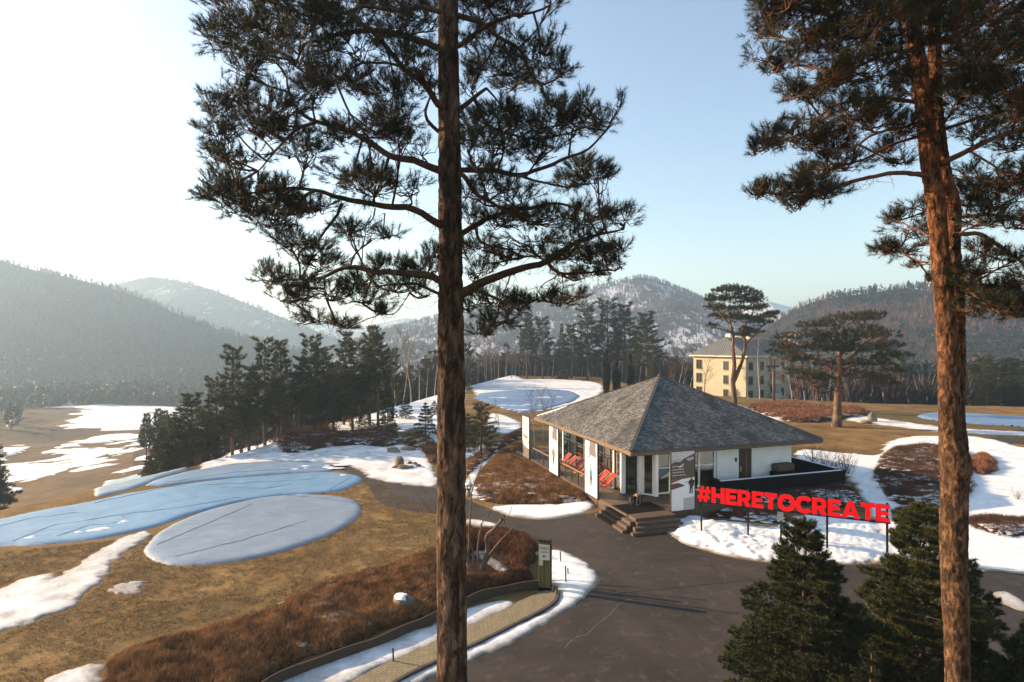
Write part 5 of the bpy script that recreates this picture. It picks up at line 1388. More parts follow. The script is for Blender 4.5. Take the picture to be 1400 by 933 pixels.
def banner(name, label, M_local, width, kind):
    t = thing(name, (0, 0, 0), 0, label, 'banner')
    t.matrix_world = M_local
    M = Matrix.Identity(4)
    H = 3.3
    MB().box((0, 0, -.03), (width, H, .03)).build('panel', P_WHITE, t)
    fr = MB()
    fr.box((-.045, -.05, -.05), (-.002, H+.045, .05)); fr.box((width+.002, -.05, -.05), (width+.045, H+.045, .05)); fr.box((-.002, H+.002, -.05), (width+.002, H+.045, .05)); fr.box((-.002, -.05, -.05), (width+.002, -.002, .05))
    fr.build('frame', M_DFRAME, t)
    mb = MB()
    for x in (.15, width-.2): mb.box((x, -.75, -.10), (x+.05, H*.8, -.052))
    mb.build('stand_post', M_DFRAME, t)
    w = width
    def pg(pts, mt, dz=0, nm='printed_picture'): MB().prism([(x*w, y*H) for x, y in pts], .031, .034+dz, M=M).build(nm, mt, t)
    if kind in (1, 2):
        pg([(0,.70),(1,.70),(1,1),(0,1)], P_BLUE)
        pg([(0,.70),(.16,.74),(.28,.93),(.10,.97),(0,.93)], P_WHITE, .001)
        pg([(.38,.72),(.97,.70),(.86,.86),(.90,1),(.42,1),(.34,.86)], P_ROCK, .001)
        pg([(.90,.72),(1,.72),(1,.93),(.94,.84)], P_WHITE, .002)
        pg([(0,.46),(1,.50),(1,.715),(.55,.745),(.3,.69),(0,.66)], P_WHITE, .002)
        figure(.40*w, .66*H if kind == 2 else .70*H, .44, P_TURQ if kind == 2 else P_CORAL, P_DARK if kind == 2 else P_WHITE, t, M, 1, .036)
        if kind == 2: pg([(0,.60),(.02,.59),(.42,.735),(.40,.75)], P_DARK, .003)
        bars_logo(.66*w, .625*H, .16, t, M, P_DARK, .037)
        for k in range(3): pg([(.55+k*.09,.60),(.61+k*.09,.60),(.61+k*.09,.61),(.55+k*.09,.61)], P_DARK, .003)
        figure(.50*w, .16*H, 1.42, P_TURQ if kind == 2 else P_CORAL, P_DARK, t, M, -1 if kind == 1 else 1, .035)
        if kind == 2: pg([(.44,.36),(.56,.36),(.55,.46),(.45,.46)], P_BROWN, .012, 'printed_figure')
    if kind == 0:
        pg([(0,0),(1,0),(1,.24),(0,.30)], P_ROCK)
        pg([(.1,.42),(1,.36),(1,.43),(.6,.50),(.12,.57)], P_GREY, .001); pg([(.12,.50),(.7,.47),(.9,.52),(.5,.545),(.12,.60)], P_ROCK, .002)
        for k in range(5): pg([(.12,.30+k*.022),(.75+.05*k,.28+k*.022),(.75+.05*k,.288+k*.022),(.12,.308+k*.022)], P_ROCK, .001)
        bars_logo(.62*w, .80*H, .17, t, M, P_DARK, .035); pg([(.5,.785),(.72,.785),(.72,.792),(.5,.792)], P_DARK, .003)
    if kind == 3:
        pg([(0,.76),(1,.76),(1,1),(0,1)], P_PINK)
        pg([(0,.83),(.2,.86),(.4,.85),(.62,.89),(.85,.93),(1,.95),(1,.60),(0,.60)], P_BROWN, .001)
        pg([(0,.80),(.15,.83),(.38,.82),(.5,.86),(.4,.87),(.2,.88),(0,.86)], P_GREY, .002)
        pg([(0,.44),(.5,.47),(1,.46),(1,.62),(0,.62)], P_BROWN, .0015); pg([(0,.47),(.45,.53),(1,.55),(1,.50),(.4,.46),(0,.36)], P_WHITE, .002)
        pg([(0,.36),(.45,.40),(.6,.42),(.3,.47),(0,.46)], P_BROWN, .003)
        pg([(0,.49),(.2,.50),(.22,.53),(0,.53)], P_RED, .003)
        pg([(.62,.87),(.95,.90),(.97,.86),(.75,.83)], P_GREY, .002); pg([(.3,.74),(.55,.80),(.5,.74),(.35,.71)], P_GREY, .002)
        for r_i, (y, n) in enumerate([(.745,7),(.69,8),(.645,8),(.595,9)]):
            for k in range(n):
                x = .05+k*.065
                pg([(x,y),(x+.038,y),(x+.038,y+.012),(x,y+.012)], P_WHITE, .004, 'printed_text')
        figure(.86*w, .27*H, .95, P_DARK, P_DARK, t, M, -1, .036)
        pg([(.52,0),(1,0),(1,.22),(.52,.20)], P_GREY, .002)
    return t
def plane_M(origin, xdir, ndir):
    x = xdir.normalized(); n = ndir.normalized(); y = Vector((0, 0, 1))
    return Matrix(((x.x, y.x, n.x, origin.x), (x.y, y.y, n.y, origin.y), (x.z, y.z, n.z, origin.z), (0, 0, 0, 1)))
for v0, v1, kind, lb in [(3.12, 1.40, 2, 'tall white banner showing a person in a turquoise jacket, nearest the steps'), (9.16, 7.50, 1, 'tall white banner showing a person in a coral jacket, midway along the veranda'), (15.1, 13.52, 0, 'tall white banner with a grey mountain print at the far end of the veranda')]:
    banner('banner', lb, plane_M(pvw(-1.42, v0, .6), -PVv, -PU), v0-v1, kind)
banner('banner', 'tall banner printed with a dark mountain and a walking figure, right of the steps', plane_M(pvw(1.32, -2.15, .6), PU, -PVv), 1.52, 3)

# ------------------------------------------------------------------ deck chairs
M_RED = simple('red_canvas', (.62, .018, .016), (.50, .014, .013), 3, .7)
M_CWOOD = simple('pale_chair_wood', (.50, .34, .18), (.38, .25, .13), 6, .6)
def deck_chair():
    t = thing('deck_chair', (0,0,0), 0)
    for s in (-1, 1):
        y = s*.29
        MB().bar((-.55, y, .30), (.52, y, 1.05), .035, .04).build('back_rail', M_CWOOD, t)
        y2 = s*.25
        MB().bar((-.62, y2, .44), (.42, y2, .02), .035, .04).build('leg', M_CWOOD, t)
        MB().bar((-.10, s*.29, .62), (.18, s*.27, .02), .03, .035).build('leg', M_CWOOD, t)
    MB().bar((.50, -.31, 1.04), (.50, .31, 1.04), .035).bar((-.60, -.28, .44), (-.60, .28, .44), .035).bar((.40, -.27, .04), (.40, .27, .04), .03).build('crossbar', M_CWOOD, t)
    pr = [(.50, 1.07), (.36, .93), (.20, .74), (.05, .55), (-.10, .41), (-.24, .35), (-.40, .37), (-.52, .42), (-.60, .465)]
    vs_ = []; fs_ = []
    for j, (x, z) in enumerate(pr):
        for s in (-.255, .255): vs_.append((x, s, z+.012)); 
    n = len(pr)
    vs_ += [(x, s, z-.004) for (x, z) in pr for s in (-.255, .255)]
    for j in range(n-1):
        fs_ += [(2*j, 2*j+1, 2*j+3, 2*j+2), (2*n+2*j+2, 2*n+2*j+3, 2*n+2*j+1, 2*n+2*j), (2*j, 2*j+2, 2*n+2*j+2, 2*n+2*j), (2*j+3, 2*j+1, 2*n+2*j+1, 2*n+2*j+3)]
    MB().add(vs_, fs_).build('sling', M_RED, t, smooth=True)
    return t
dc = deck_chair()
names = ['farthest','second farthest','third farthest','fourth farthest','fifth farthest','second nearest','nearest']
for i, v in enumerate([9.5, 8.4, 7.35, 6.3, 5.3, 3.55, 2.62]):
    c = dc if i == 0 else copy_tree(dc)
    c.location = pvw(-.12, v, ZD-.02); c.rotation_euler = (0, 0, PAV_A+random.uniform(-.06, .06))
    tag(c, 'red canvas deck chair on the veranda, %s from the steps' % (names[i],), 'deck chair', 'red deck chairs on the veranda')

# ------------------------------------------------------------------ lanterns by the entrance
M_LGLASS = glass_mat('lantern_glass', (.75, .75, .73))
def lantern(u, v, h, w, frame, label, ring):
    t = thing('lantern', pvw(u, v, ZD-.02), PAV_A+.3, label, 'lantern')
    mb = MB(); mb.box((-w/2, -w/2, 0), (w/2, w/2, .04))
    for a in (-1, 1):
        for b in (-1, 1): mb.box((a*w/2-.015*(a>0)-.0, b*w/2-.015*(b>0), .04), (a*w/2+.015*(a<0), b*w/2+.015*(b<0), h*.72))
    mb.box((-w/2, -w/2, h*.72), (w/2, w/2, h*.75)); mb.build('frame', frame, t)
    MB().add([(-w/2,-w/2,h*.752),(w/2,-w/2,h*.752),(w/2,w/2,h*.752),(-w/2,w/2,h*.752),(0,0,h*.95)], [(3,2,1,0),(0,1,4),(1,2,4),(2,3,4),(3,0,4)]).build('cap', frame, t)
    MB().tube([(math.cos(a)*ring, 0, h*.93+ring+math.sin(a)*ring) for a in np.linspace(-1.57, 4.7, 15)], .011, 6).build('handle', M_DFRAME, t)
    MB().box((-w/2+.02, -w/2+.02, .045), (w/2-.02, w/2-.02, h*.715)).build('pane', M_LGLASS, t)
    MB().tube([(0,0,.042),(0,0,h*.35)], .03, 10).build('candle', P_WHITE, t)
lantern(-.20, -.42, .50, .22, M_DFRAME, 'black lantern left of the wooden one at the entrance', .06)
lantern(.12, -.52, .72, .30, simple('lantern_wood', (.28,.16,.08), (.18,.10,.055), 5, .6), 'brown wooden lantern with a tall ring handle at the entrance', .12)
lantern(.46, -.36, .55, .24, M_DFRAME, 'black lantern right of the wooden one at the entrance', .06)

# ------------------------------------------------------------------ terrace wall
tw_ = thing('terrace_wall', pvw(6, -.46, 0), PAV_A, 'low black terrace wall with a thin snow cap behind the red letters', 'wall')
M_BLACK = simple('black_cladding', (.010,.009,.009), (.007,.006,.006), 3, .9, spec=.06)
MB().box((0, 0, -.1), (9.9, .22, 1.5)).box((9.68, .222, -.1), (9.9, 5.6, 1.5)).box((0, .222, -.1), (.22, 1.33, 1.5)).build('wall', M_BLACK, tw_)
MB().box((.02, .02, 1.502), (9.66, .19, 1.53)).box((9.70, .6, 1.502), (9.88, 5.5, 1.53)).build('snow_cap', M_SNOWC, tw_)
MB().box((.23, .224, .3), (9.67, 1.35, .63)).build('terrace_floor', M_DECK, tw_)
cb = thing('covered_box', pvw(11.6, .55, .63), PAV_A, 'brown covered box standing on the terrace by the white wall', 'box')
MB().box((-.75, -.28, 0), (.75, .28, .9)).build('body', M_BLACK, cb)
MB().box((-.62, -.31, .902), (.78, .31, 1.42)).build('cover', simple('brown_cover', (.085,.06,.04), (.055,.038,.026), 3, .8, .3, 12), cb, bevel=.12)

# ------------------------------------------------------------------ the red letter sign
M_LRED = simple('red_letter_face', (.78, .006, .008), (.70, .005, .007), 1, .65, spec=.12)
_b = M_LRED.node_tree.nodes['Principled BSDF']; _b.inputs['Emission Color'].default_value = (1, .004, .008, 1); _b.inputs['Emission Strength'].default_value = .10   # lit channel letters
M_LSIDE = simple('black_letter_return', (.02, .018, .018), (.014, .013, .013), 3, .6)
def ring(cx, cy, rx, ry, a0=0, a1=360, n=36, e=2.35):
    pts = []
    for i in range(n+1):
        a = R(a0+(a1-a0)*i/n); c, s = math.cos(a), math.sin(a)
        pts.append((cx+rx*abs(c)**(2/e)*(1 if c >= 0 else -1), cy+ry*abs(s)**(2/e)*(1 if s >= 0 else -1)))
    return pts
ST = .27
def glyph(ch):
    if ch == 'H': return .86, [[(0,0),(ST,0),(ST,.365),(.86-ST,.365),(.86-ST,0),(.86,0),(.86,1),(.86-ST,1),(.86-ST,.62),(ST,.62),(ST,1),(0,1)]]
    if ch == 'E': return .72, [[(0,0),(.72,0),(.72,.235),(ST,.235),(ST,.385),(.66,.385),(.66,.61),(ST,.61),(ST,.765),(.72,.765),(.72,1),(0,1)]]
    if ch == 'T': return .78, [[(.39-ST/2,0),(.39+ST/2,0),(.39+ST/2,.76),(.78,.76),(.78,1),(0,1),(0,.76),(.39-ST/2,.76)]]
    if ch == 'R':
        o = [(0,0),(ST,0),(ST,.30),(.36,.30),(.52,0),(.84,0),(.64,.36)]+ring(.45,.66,.36,.34,-40,90,14)+[(0,1)]
        h = [(ST,.53)]+ring(.40,.655,.14,.125,-90,90,10)+[(ST,.78)]
        return .84, [o, h]
    if ch == 'O': return 1.0, [ring(.5,.5,.52,.52,0,350,36), ring(.5,.5,.24,.25,0,345,24)]
    if ch == 'C':
        return .90, [ring(.5,.5,.51,.52,38,322,30)+[(.70,.335)]+ring(.5,.5,.235,.265,-48,-312,20)+[(.70,.665)]]
    if ch == 'A':
        return .98, [[(0,0),(.28,0),(.335,.165),(.645,.165),(.70,0),(.98,0),(.63,1),(.35,1)], [(.405,.375),(.575,.375),(.49,.655)]]
    if ch == '#':
        w = .92; o = []
        return w, [[(.13,0),(.32,0),(.355,.20),(.50,.20),(.465,0),(.66,0),(.695,.20),(.84,.20),(.865,.40),(.73,.40),(.765,.60),(.90,.60),(.925,.80),(.80,.80),(.835,1),(.64,1),(.605,.80),(.46,.80),(.495,1),(.30,1),(.265,.80),(.11,.80),(.085,.60),(.23,.60),(.195,.40),(.05,.40),(.025,.20),(.165,.20)], [(.39,.40),(.425,.60),(.57,.60),(.535,.40)]]
def letter_mesh(ch):
    cu = bpy.data.curves.new('letter_outline', 'CURVE'); cu.dimensions = '2D'; cu.fill_mode = 'BOTH'; cu.extrude = .055
    w, loops = glyph(ch)
    for lp in loops:
        sp = cu.splines.new('POLY'); sp.points.add(len(lp)-1); sp.use_cyclic_u = True
        for p, (x, y) in zip(sp.points, lp): p.co = (x*.8, y*.8, 0, 1)
    tmp = bpy.data.objects.new('letter_tmp', cu); COL.objects.link(tmp)
    dg = bpy.context.evaluated_depsgraph_get()
    me = bpy.data.meshes.new_from_object(tmp.evaluated_get(dg))
    COL.objects.unlink(tmp); bpy.data.objects.remove(tmp)
    me.materials.clear(); me.materials.append(M_LSIDE); me.materials.append(M_LRED)
    for p in me.polygons: p.material_index = 1 if p.normal.z > .9 else 0
    me.name = 'letter'
    return w*.8, me
A_ = at(953, 685, 29.55); B_ = at(1216, 714.5, 26.05); zb_ = 1.81
A_.z = B_.z = zb_
d = (B_-A_); Ls = d.length; d.normalize(); nrm_ = Vector((d.y, -d.x, 0)); 
sgn = thing('letter_sign', A_, 0, 'long sign of red block letters reading #HERETOCREATE on dark posts', 'sign')
sgn.matrix_world = plane_M(A_, d, nrm_)
txt = '#HERETOCREATE'; cache = {}
for ch in set(txt): cache[ch] = letter_mesh(ch)
tot = sum(cache[c][0] for c in txt); gap = (Ls-tot)/(len(txt)-1); x = 0
sx_ = 1.0
if gap < .03: sx_ = (Ls-.035*12)/tot; gap = .035
for c in txt:
    w_, me = cache[c]
    o = bpy.data.objects.new('letter', me); COL.objects.link(o); o.parent = sgn; o.location = (x, 0, .06); o.scale = (sx_, 1, 1); x += w_*sx_+gap
mb = MB()
mb.box((-.05, -.09, -.10), (Ls+.05, -.01, .0)); mb.box((-.05, -.09, -.16), (Ls+.05, -.01, -.102)); mb.box((-.05, .60, -.16), (Ls+.05, .66, -.10))
mb.build('support_rail', M_LSIDE, sgn)
for k, xx in enumerate((.15, 2.4, 3.9, 5.9, Ls-.1)):
    MB().box((xx, -2.0, -.24), (xx+.09, .82, -.162)).build('post', M_LSIDE, sgn)
MB().box((3.78, -.55, -.16), (4.05, -.10, -.12)).build('control_box', pm('grey_box', (.38,.36,.34)), sgn)
# ------------------------------------------------------------------ the yellow lodging block beyond the trees
C_ = Vector((48.5, 118, 0)); ang = math.atan2(.6, .8)
yb = thing('apartment_block', C_, ang, 'long pale yellow four-storey block with a grey metal roof beyond the trees', 'building')
# local: +x along the shaded facade, +y along the sunlit end
M_YEL = simple('yellow_render', (.45, .39, .27), (.39, .34, .23), .6, .85)
M_YTRIM = simple('cream_trim', (.62, .56, .45), (.54, .48, .38), .8, .8)
M_YROOF = None
def seam_mat():
    m, nt, b = new_mat('standing_seam'); b.inputs['Roughness'].default_value = .5; b.inputs['Metallic'].default_value = .2
    nz = noise(nt, .4, 4, .6, coord(nt)); nt.links.new(ramp(nt, nz, [(.3, (.13,.13,.125)), (.7, (.19,.19,.18))]), b.inputs['Base Color']); return m
M_YROOF = seam_mat()
M_YWIN = simple('dark_window', (.03,.034,.038), (.018,.02,.022), 2, .12, spec=.6)
Dp = 12.7; Lg = 76; ze = 7.0; z0 = -16
blocks = [(0, 8, 0, Dp, ze), (8, 30, 2.2, Dp, ze-.4), (30, 52, 1.0, Dp, ze+.3), (52, 76, 2.4, Dp, ze-.3)]
mb = MB()
for i, (x0, x1, y0, y1, z1) in enumerate(blocks): mb.box((x0+.001*i, y0, z0), (x1-.001*i, y1-.01*i, z1))
mb.build('wall', M_YEL, yb)
# roofs: hipped, with seams as ribs
for i, (x0, x1, y0, y1, z1) in enumerate(blocks):
    o = .7; a0, a1, b0, b1 = x0-o*(i == 0), x1+o*(i == 3), y0-o, y1+o
    ym = (b0+b1)/2; zr = z1+4.0; hx0 = a0+3.2*(i == 0); hx1 = a1-4*(i == 3)
    vs_ = [(a0,b0,z1+.01),(a1,b0,z1+.01),(a1,b1,z1+.01),(a0,b1,z1+.01),(hx0,ym,zr),(hx1,ym,zr)]
    r = MB().add(vs_, [(0,1,5,4),(2,3,4,5),(3,0,4),(1,2,5),(3,2,1,0)])
    r = r.build('roof', M_YROOF, yb)
    rb_ = MB()
    def seam(p, q): rb_.bar(Vector(p)+Vector((0,0,.05)), Vector(q)+Vector((0,0,.05)), .07, .09)
    if i == 0:
        n = 30
        for k in range(1, n):
            t = k/n; y = b0+(b1-b0)*t; s = min(t, 1-t)*2
            seam((a0, y, z1), (a0+(hx0-a0)*s, y, z1+(zr-z1)*s))
    n = int((a1-a0)/.9)
    for k in range(1, n):
        xx = a0+(a1-a0)*k/n; s = 1
        if i == 0: s = min(1, (xx-a0)/(hx0-a0))
        if i == 3: s = min(s, (a1-xx)/(a1-hx1))
        seam((xx, b0, z1), (xx, b0+(ym-b0)*s, z1+(zr-z1)*s))
    rb_.build('seam', simple('seam_metal', (.10,.10,.10), (.08,.08,.08), 2, .5), r)
    MB().box((a0, b0, z1-.28), (a1, b0+.15, z1-.002)).box((a0, b0+.152, z1-.28), (a0+.15, b1, z1-.002)).build('eaves', M_YTRIM, r)
    MB().box((hx0+1.0, ym-.6, zr-.6), (hx0+2.2, ym+.6, zr+.7)).build('chimney', M_YTRIM, r)
    MB().box((hx0+5.0, ym-.6, zr-.6), (hx0+6.2, ym+.6, zr+.5)).build('chimney', M_YTRIM, r)
M_YFR = simple('window_frame', (.20,.16,.10), (.14,.11,.07), 2, .6)
def win(x, y, z, w, h, face):
    """framed window set in the wall: face 'y' (shaded long side) or 'x' (sunlit end)"""
    f = MB(); g = MB(); d = .08
    def bx(m, a0, a1, b0, b1, q0, q1):
        if face == 'x': m.box((x+q0, a0, b0), (x+q1, a1, b1))
        else: m.box((a0, y+q0, b0), (a1, y+q1, b1))
    c = y if face == 'x' else x
    bx(f, c-w/2-.1, c-w/2, z-.1, z+h+.1, -d, .05); bx(f, c+w/2, c+w/2+.1, z-.1, z+h+.1, -d, .05); bx(f, c-w/2, c+w/2, z+h, z+h+.1, -d, .05); bx(f, c-w/2-.06, c+w/2+.06, z-.12, z, -d-.06, .05)
    bx(f, c-.04, c+.04, z, z+h, -.05, .0)
    o = f.build('window', M_YFR, yb); bx(g, c-w/2, c+w/2, z, z+h, -.02, .02); g.build('pane', M_YWIN, o)
for fl in range(4):
    z = 4.0-fl*3.0
    win(0, 4.6, z, 1.0, 1.7, 'x'); win(0, 11.2, z, 1.3, 1.9, 'x')
    win(1.8, 0, z, 1.5, 1.6, 'y'); win(6.2, 0, z, 1.2, 1.6, 'y')
    for x0, x1, y0 in [(8, 30, 2.2), (30, 52, 1.0), (52, 76, 2.4)]:
        for k in range(5):
            xx = x0+2.2+k*(x1-x0-4.4)/4
            win(xx, y0, z-.2, 1.9 if k % 2 else 1.2, 2.0 if k % 2 else 1.5, 'y')
            if k % 2:
                b_ = MB(); b_.box((xx-1.6, y0-1.3, z-.55), (xx+1.6, y0-.002, z-.40)); b_.box((xx-1.6, y0-1.3, z-.398), (xx+1.6, y0-1.2, z+.5)); b_.box((xx-1.6, y0-1.198, z-.398), (xx-1.5, y0-.002, z+.5)); b_.box((xx+1.5, y0-1.198, z-.398), (xx+1.6, y0-.002, z+.5))
                b_.build('balcony', M_YTRIM, yb)
# brown utility pole
pt = at(1058, 492, 97); zb = zat(pt[0], 97)
up = thing('utility_pole', (pt[0], 97, zb), 0, 'dark brown pole with a short crossbar among the leafless trees', 'pole')
MB().tube([(0,0,-.3),(0,0,pt[2]-zb)], [.22,.19], 10).build('pole', M_TRUNK, up); MB().box((-1.5, -.14, pt[2]-zb-1.3), (.9, .14, pt[2]-zb-1.0)).build('crossbar', M_TRUNK, up); MB().tube([(-.9,-.2,pt[2]-zb-1.9),(-.9,-.2,pt[2]-zb-1.302)], .25, 8).build('lamp_head', M_DFRAME, up)
# ------------------------------------------------------------------ covers spread over the greens
def cover_mat(name, ca, cb, rough=.42):
    m, nt, b = new_mat(name); b.inputs['Roughness'].default_value = rough; b.inputs['Specular IOR Level'].default_value = .45
    p = pos(nt)
    n1 = noise(nt, .35, 5, .65, pos(nt, (.6, 1.6, 1))); n2 = noise(nt, 2.2, 5, .7, pos(nt, (.5, 1.8, 1)), 1.0)
    c = ramp(nt, n1, [(.3, cb), (.7, ca)])
    dirt = ramp(nt, noise(nt, 1.1, 6, .75, p), [(.55, (0,0,0)), (.8, (.5,.5,.5))]); c = mix(nt, dirt, c, (.42,.45,.48))
    nt.links.new(c, b.inputs['Base Color'])
    wv = N(nt, 'ShaderNodeTexWave', Scale=.35, Distortion=9, Detail=4); wv.inputs['Detail Scale'].default_value = 1.4; nt.links.new(pos(nt, (.35, 1.2, 1)), wv.inputs['Vector'])
    ad = N(nt, 'ShaderNodeMath', operation='MULTIPLY_ADD'); ad.inputs[1].default_value = .5; nt.links.new(wv.outputs['Fac'], ad.inputs[0]); nt.links.new(n2, ad.inputs[2])
    bump(nt, b, ad.outputs[0], .8, .05); return m
def cover(poly, label, mat, h=.10, step=.22, lines=(), bits=()):
    lo, hi = poly.min(0)-.5, poly.max(0)+.5
    gx, gy = np.meshgrid(np.arange(lo[0], hi[0], step), np.arange(lo[1], hi[1], step))
    x, y = gx.ravel(), gy.ravel(); s = sdf(x, y, poly)+fbm(x*.8, y*.8, 3, 2)*.12
    z = zg(x, y)+np.where(s > 0, h*(1-np.exp(-np.clip(s, 0, None)/.16))+.02*fbm(x*.5, y*1.5, 3, 7)*np.clip(s, 0, 1)+.05*np.clip(.16-np.abs(fbm(x*.55+y*.2, y*1.5-x*.25, 4, 13)), 0, 1)*np.clip(s, 0, 1)*6*h, np.maximum(s, -.4)*.9)
    q = grid_quads(*gx.shape); q = q[np.all((s > -.35)[q], axis=1)]
    u = np.unique(q); rm = np.full(len(x), -1); rm[u] = np.arange(len(u))
    o = thing('green_cover', (0, 0, 0), 0, label, 'turf cover')
    mesh_np('sheet', np.stack([x, y, z], 1)[u], None, rm[q], mat, o, smooth=True)
    for ln in lines:
        pts = gpt([a for a, b in ln], [b for a, b in ln])
        n = 60; t = np.linspace(0, len(pts)-1, n); P = np.stack([np.interp(t, np.arange(len(pts)), pts[:, 0]), np.interp(t, np.arange(len(pts)), pts[:, 1])], 1)
        P[:, 1] += fbm(t*6, t*0+len(lines)*3.1, 3, 9)*.22
        zz = zg(P[:, 0], P[:, 1])+h+.01
        MB().tube([(a, b, c) for (a, b), c in zip(P, zz)], .010, 5).build('seam', M_SEAM, o)
    if bits:
        r_ = np.random.default_rng(len(label)); V, T = [], []
        for bx, by, br, bn in bits:
            c0 = gpt([bx], [by])[0]
            for _ in range(bn):
                c = c0+r_.normal(size=2)*br*np.array([1.3, .6]); rr = br*(.25+.5*r_.random()); k = len(V); m2 = 11
                pts = [(c[0]+math.cos(a)*rr*1.4*(.6+.8*r_.random()), c[1]+math.sin(a)*rr*.6*(.6+.8*r_.random())) for a in np.linspace(0, 6.283, m2+1)[:-1]]
                zc = zat(*c)+h
                V += [(c[0], c[1], zc+.06)]+[(p[0], p[1], zc-.01) for p in pts]
                T += [(k, k+1+j, k+1+(j+1) % m2) for j in range(m2)]
        s_ = mesh_np('snow_remnant', np.array(V), np.array(T), None, M_SNOWC, o, smooth=True); tag(s_, kind='stuff')
    return o
M_SEAM = simple('cover_seam', (.13,.19,.28), (.09,.14,.22), 3, .6)
M_COV1 = cover_mat('lavender_cover', (.215,.265,.335), (.175,.22,.285)); M_COV2 = cover_mat('blue_cover', (.17,.30,.45), (.13,.25,.39)); M_COV3 = cover_mat('pale_blue_cover', (.27,.34,.39), (.22,.28,.33)); M_COV4 = cover_mat('deep_blue_cover', (.14,.22,.36), (.11,.18,.31))
M_COVE = cover_mat('sky_blue_cover', (.20,.30,.42), (.16,.25,.36))
cover(gpoly([(195,760),(200,745),(225,722),(262,705),(320,688),(380,678),(440,676),(480,681),(500,697),(480,717),(440,738),(370,760),(300,772),(245,775),(215,771)], 2), 'oval grey-lavender cover on the nearest green', M_COV1, .12, .2, [[(215,748),(290,716),(345,692)],[(380,679),(440,684),(497,692)],[(240,765),(330,742),(420,715)]])
cover(gpoly([(-120,735),(-60,722),(0,711),(60,697),(110,690),(190,672),(300,656),(400,648),(455,646),(490,650),(497,657),(480,667),(455,674),(400,676),(330,685),(260,704),(225,718),(150,735),(80,744),(0,748),(-60,750),(-120,752)], 1), 'long bright blue cover running to the left edge behind the oval one', M_COV2, .11, .25, [[(20,742),(70,722),(170,706),(260,694),(330,682)],[(130,690),(230,668),(330,663),(430,657)],[(450,672),(480,655)],[(0,722),(40,712),(110,703)],[(80,735),(120,722),(180,715)],[(168,708),(172,722)],[(300,668),(360,671),(400,664)]], [(180,716,.5,4),(120,728,.5,3),(470,652,.4,3),(35,738,.3,3)])
cover(gpoly([(190,668),(215,655),(270,642),(340,634),(410,631),(450,632),(457,640),(455,645),(400,647),(300,655)], 1), 'smaller blue cover behind the long bright one, below the snow bank', M_COVE, .11, .25, [[(225,662),(320,648),(440,641)]], [(442,641,.8,6),(425,643,.4,3)])
cover(gpoly([(132,668),(170,654),(230,645),(268,640),(222,653),(185,668),(160,675),(120,682)], 1), 'narrow pale blue cover at the brink of the valley', M_COV3, .12, .3)
cover(gpoly([(636,541),(700,534),(775,533),(802,545),(722,567),(690,560)], 1), 'deep blue cover half buried in the snow field behind the pavilion', M_COV4, .2, .6, [[(650,545),(780,541)],[(665,552),(770,548)]], [(700,556,1.2,7),(712,562,.8,5),(680,545,1.0,4),(760,545,1.2,4)])
cover(gpoly([(1250,568),(1290,564),(1400,571),(1480,576),(1480,590),(1400,584),(1330,580),(1265,574)], 1), 'deep blue cover on the far lawn at the right edge', M_COV4, .2, .4, [[(1290,567),(1330,577)],[(1340,569),(1400,580)]])

# ------------------------------------------------------------------ shrub beds
def twig_mat(name, stops, sc=.6):
    return foliage_mat(name, stops, sc, .1, .8)
M_TW_BROWN = twig_mat('brown_twigs', [(.32, (.055,.030,.012)), (.5, (.18,.088,.036)), (.68, (.36,.195,.085))], 1.6)
M_TW_RED = twig_mat('russet_twigs', [(.32, (.05,.020,.011)), (.5, (.15,.058,.028)), (.68, (.29,.135,.066))], 1.6)
M_TW_DARK = twig_mat('dark_twigs', [(.3, (.035,.017,.010)), (.5, (.085,.041,.022)), (.75, (.14,.072,.038))])
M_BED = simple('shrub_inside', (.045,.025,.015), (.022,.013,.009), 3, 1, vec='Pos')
TB, TR, TD = (M_TW_BROWN, M_BED), (M_TW_RED, M_BED), (M_TW_DARK, M_BED)
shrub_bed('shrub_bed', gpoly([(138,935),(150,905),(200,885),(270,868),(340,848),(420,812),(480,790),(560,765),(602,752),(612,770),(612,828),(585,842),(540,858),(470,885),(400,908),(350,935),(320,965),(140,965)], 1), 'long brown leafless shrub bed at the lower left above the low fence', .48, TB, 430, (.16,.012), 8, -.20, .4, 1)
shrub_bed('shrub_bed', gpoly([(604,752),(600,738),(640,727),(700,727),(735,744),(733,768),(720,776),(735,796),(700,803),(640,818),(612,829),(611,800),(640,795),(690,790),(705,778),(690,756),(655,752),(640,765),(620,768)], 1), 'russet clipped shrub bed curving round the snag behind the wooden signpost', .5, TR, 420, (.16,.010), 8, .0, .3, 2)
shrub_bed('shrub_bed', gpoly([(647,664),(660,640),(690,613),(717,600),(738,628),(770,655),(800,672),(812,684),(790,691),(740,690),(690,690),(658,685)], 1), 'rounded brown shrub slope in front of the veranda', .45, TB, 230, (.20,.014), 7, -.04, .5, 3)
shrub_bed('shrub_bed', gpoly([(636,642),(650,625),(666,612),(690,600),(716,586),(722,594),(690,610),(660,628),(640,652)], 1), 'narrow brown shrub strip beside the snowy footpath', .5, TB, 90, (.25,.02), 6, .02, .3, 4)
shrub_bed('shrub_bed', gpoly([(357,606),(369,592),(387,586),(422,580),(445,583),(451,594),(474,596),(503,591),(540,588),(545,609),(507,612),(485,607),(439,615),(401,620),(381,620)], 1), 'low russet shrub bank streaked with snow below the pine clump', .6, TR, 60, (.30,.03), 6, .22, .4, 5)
shrub_bed('shrub_bed', gpoly([(548,600),(575,596),(592,602),(602,625),(592,640),(577,615),(555,608)], 1), 'brown shrub patch around the round spruce beside the thick trunk', .6, TB, 70, (.28,.026), 6, .02, .4, 6)
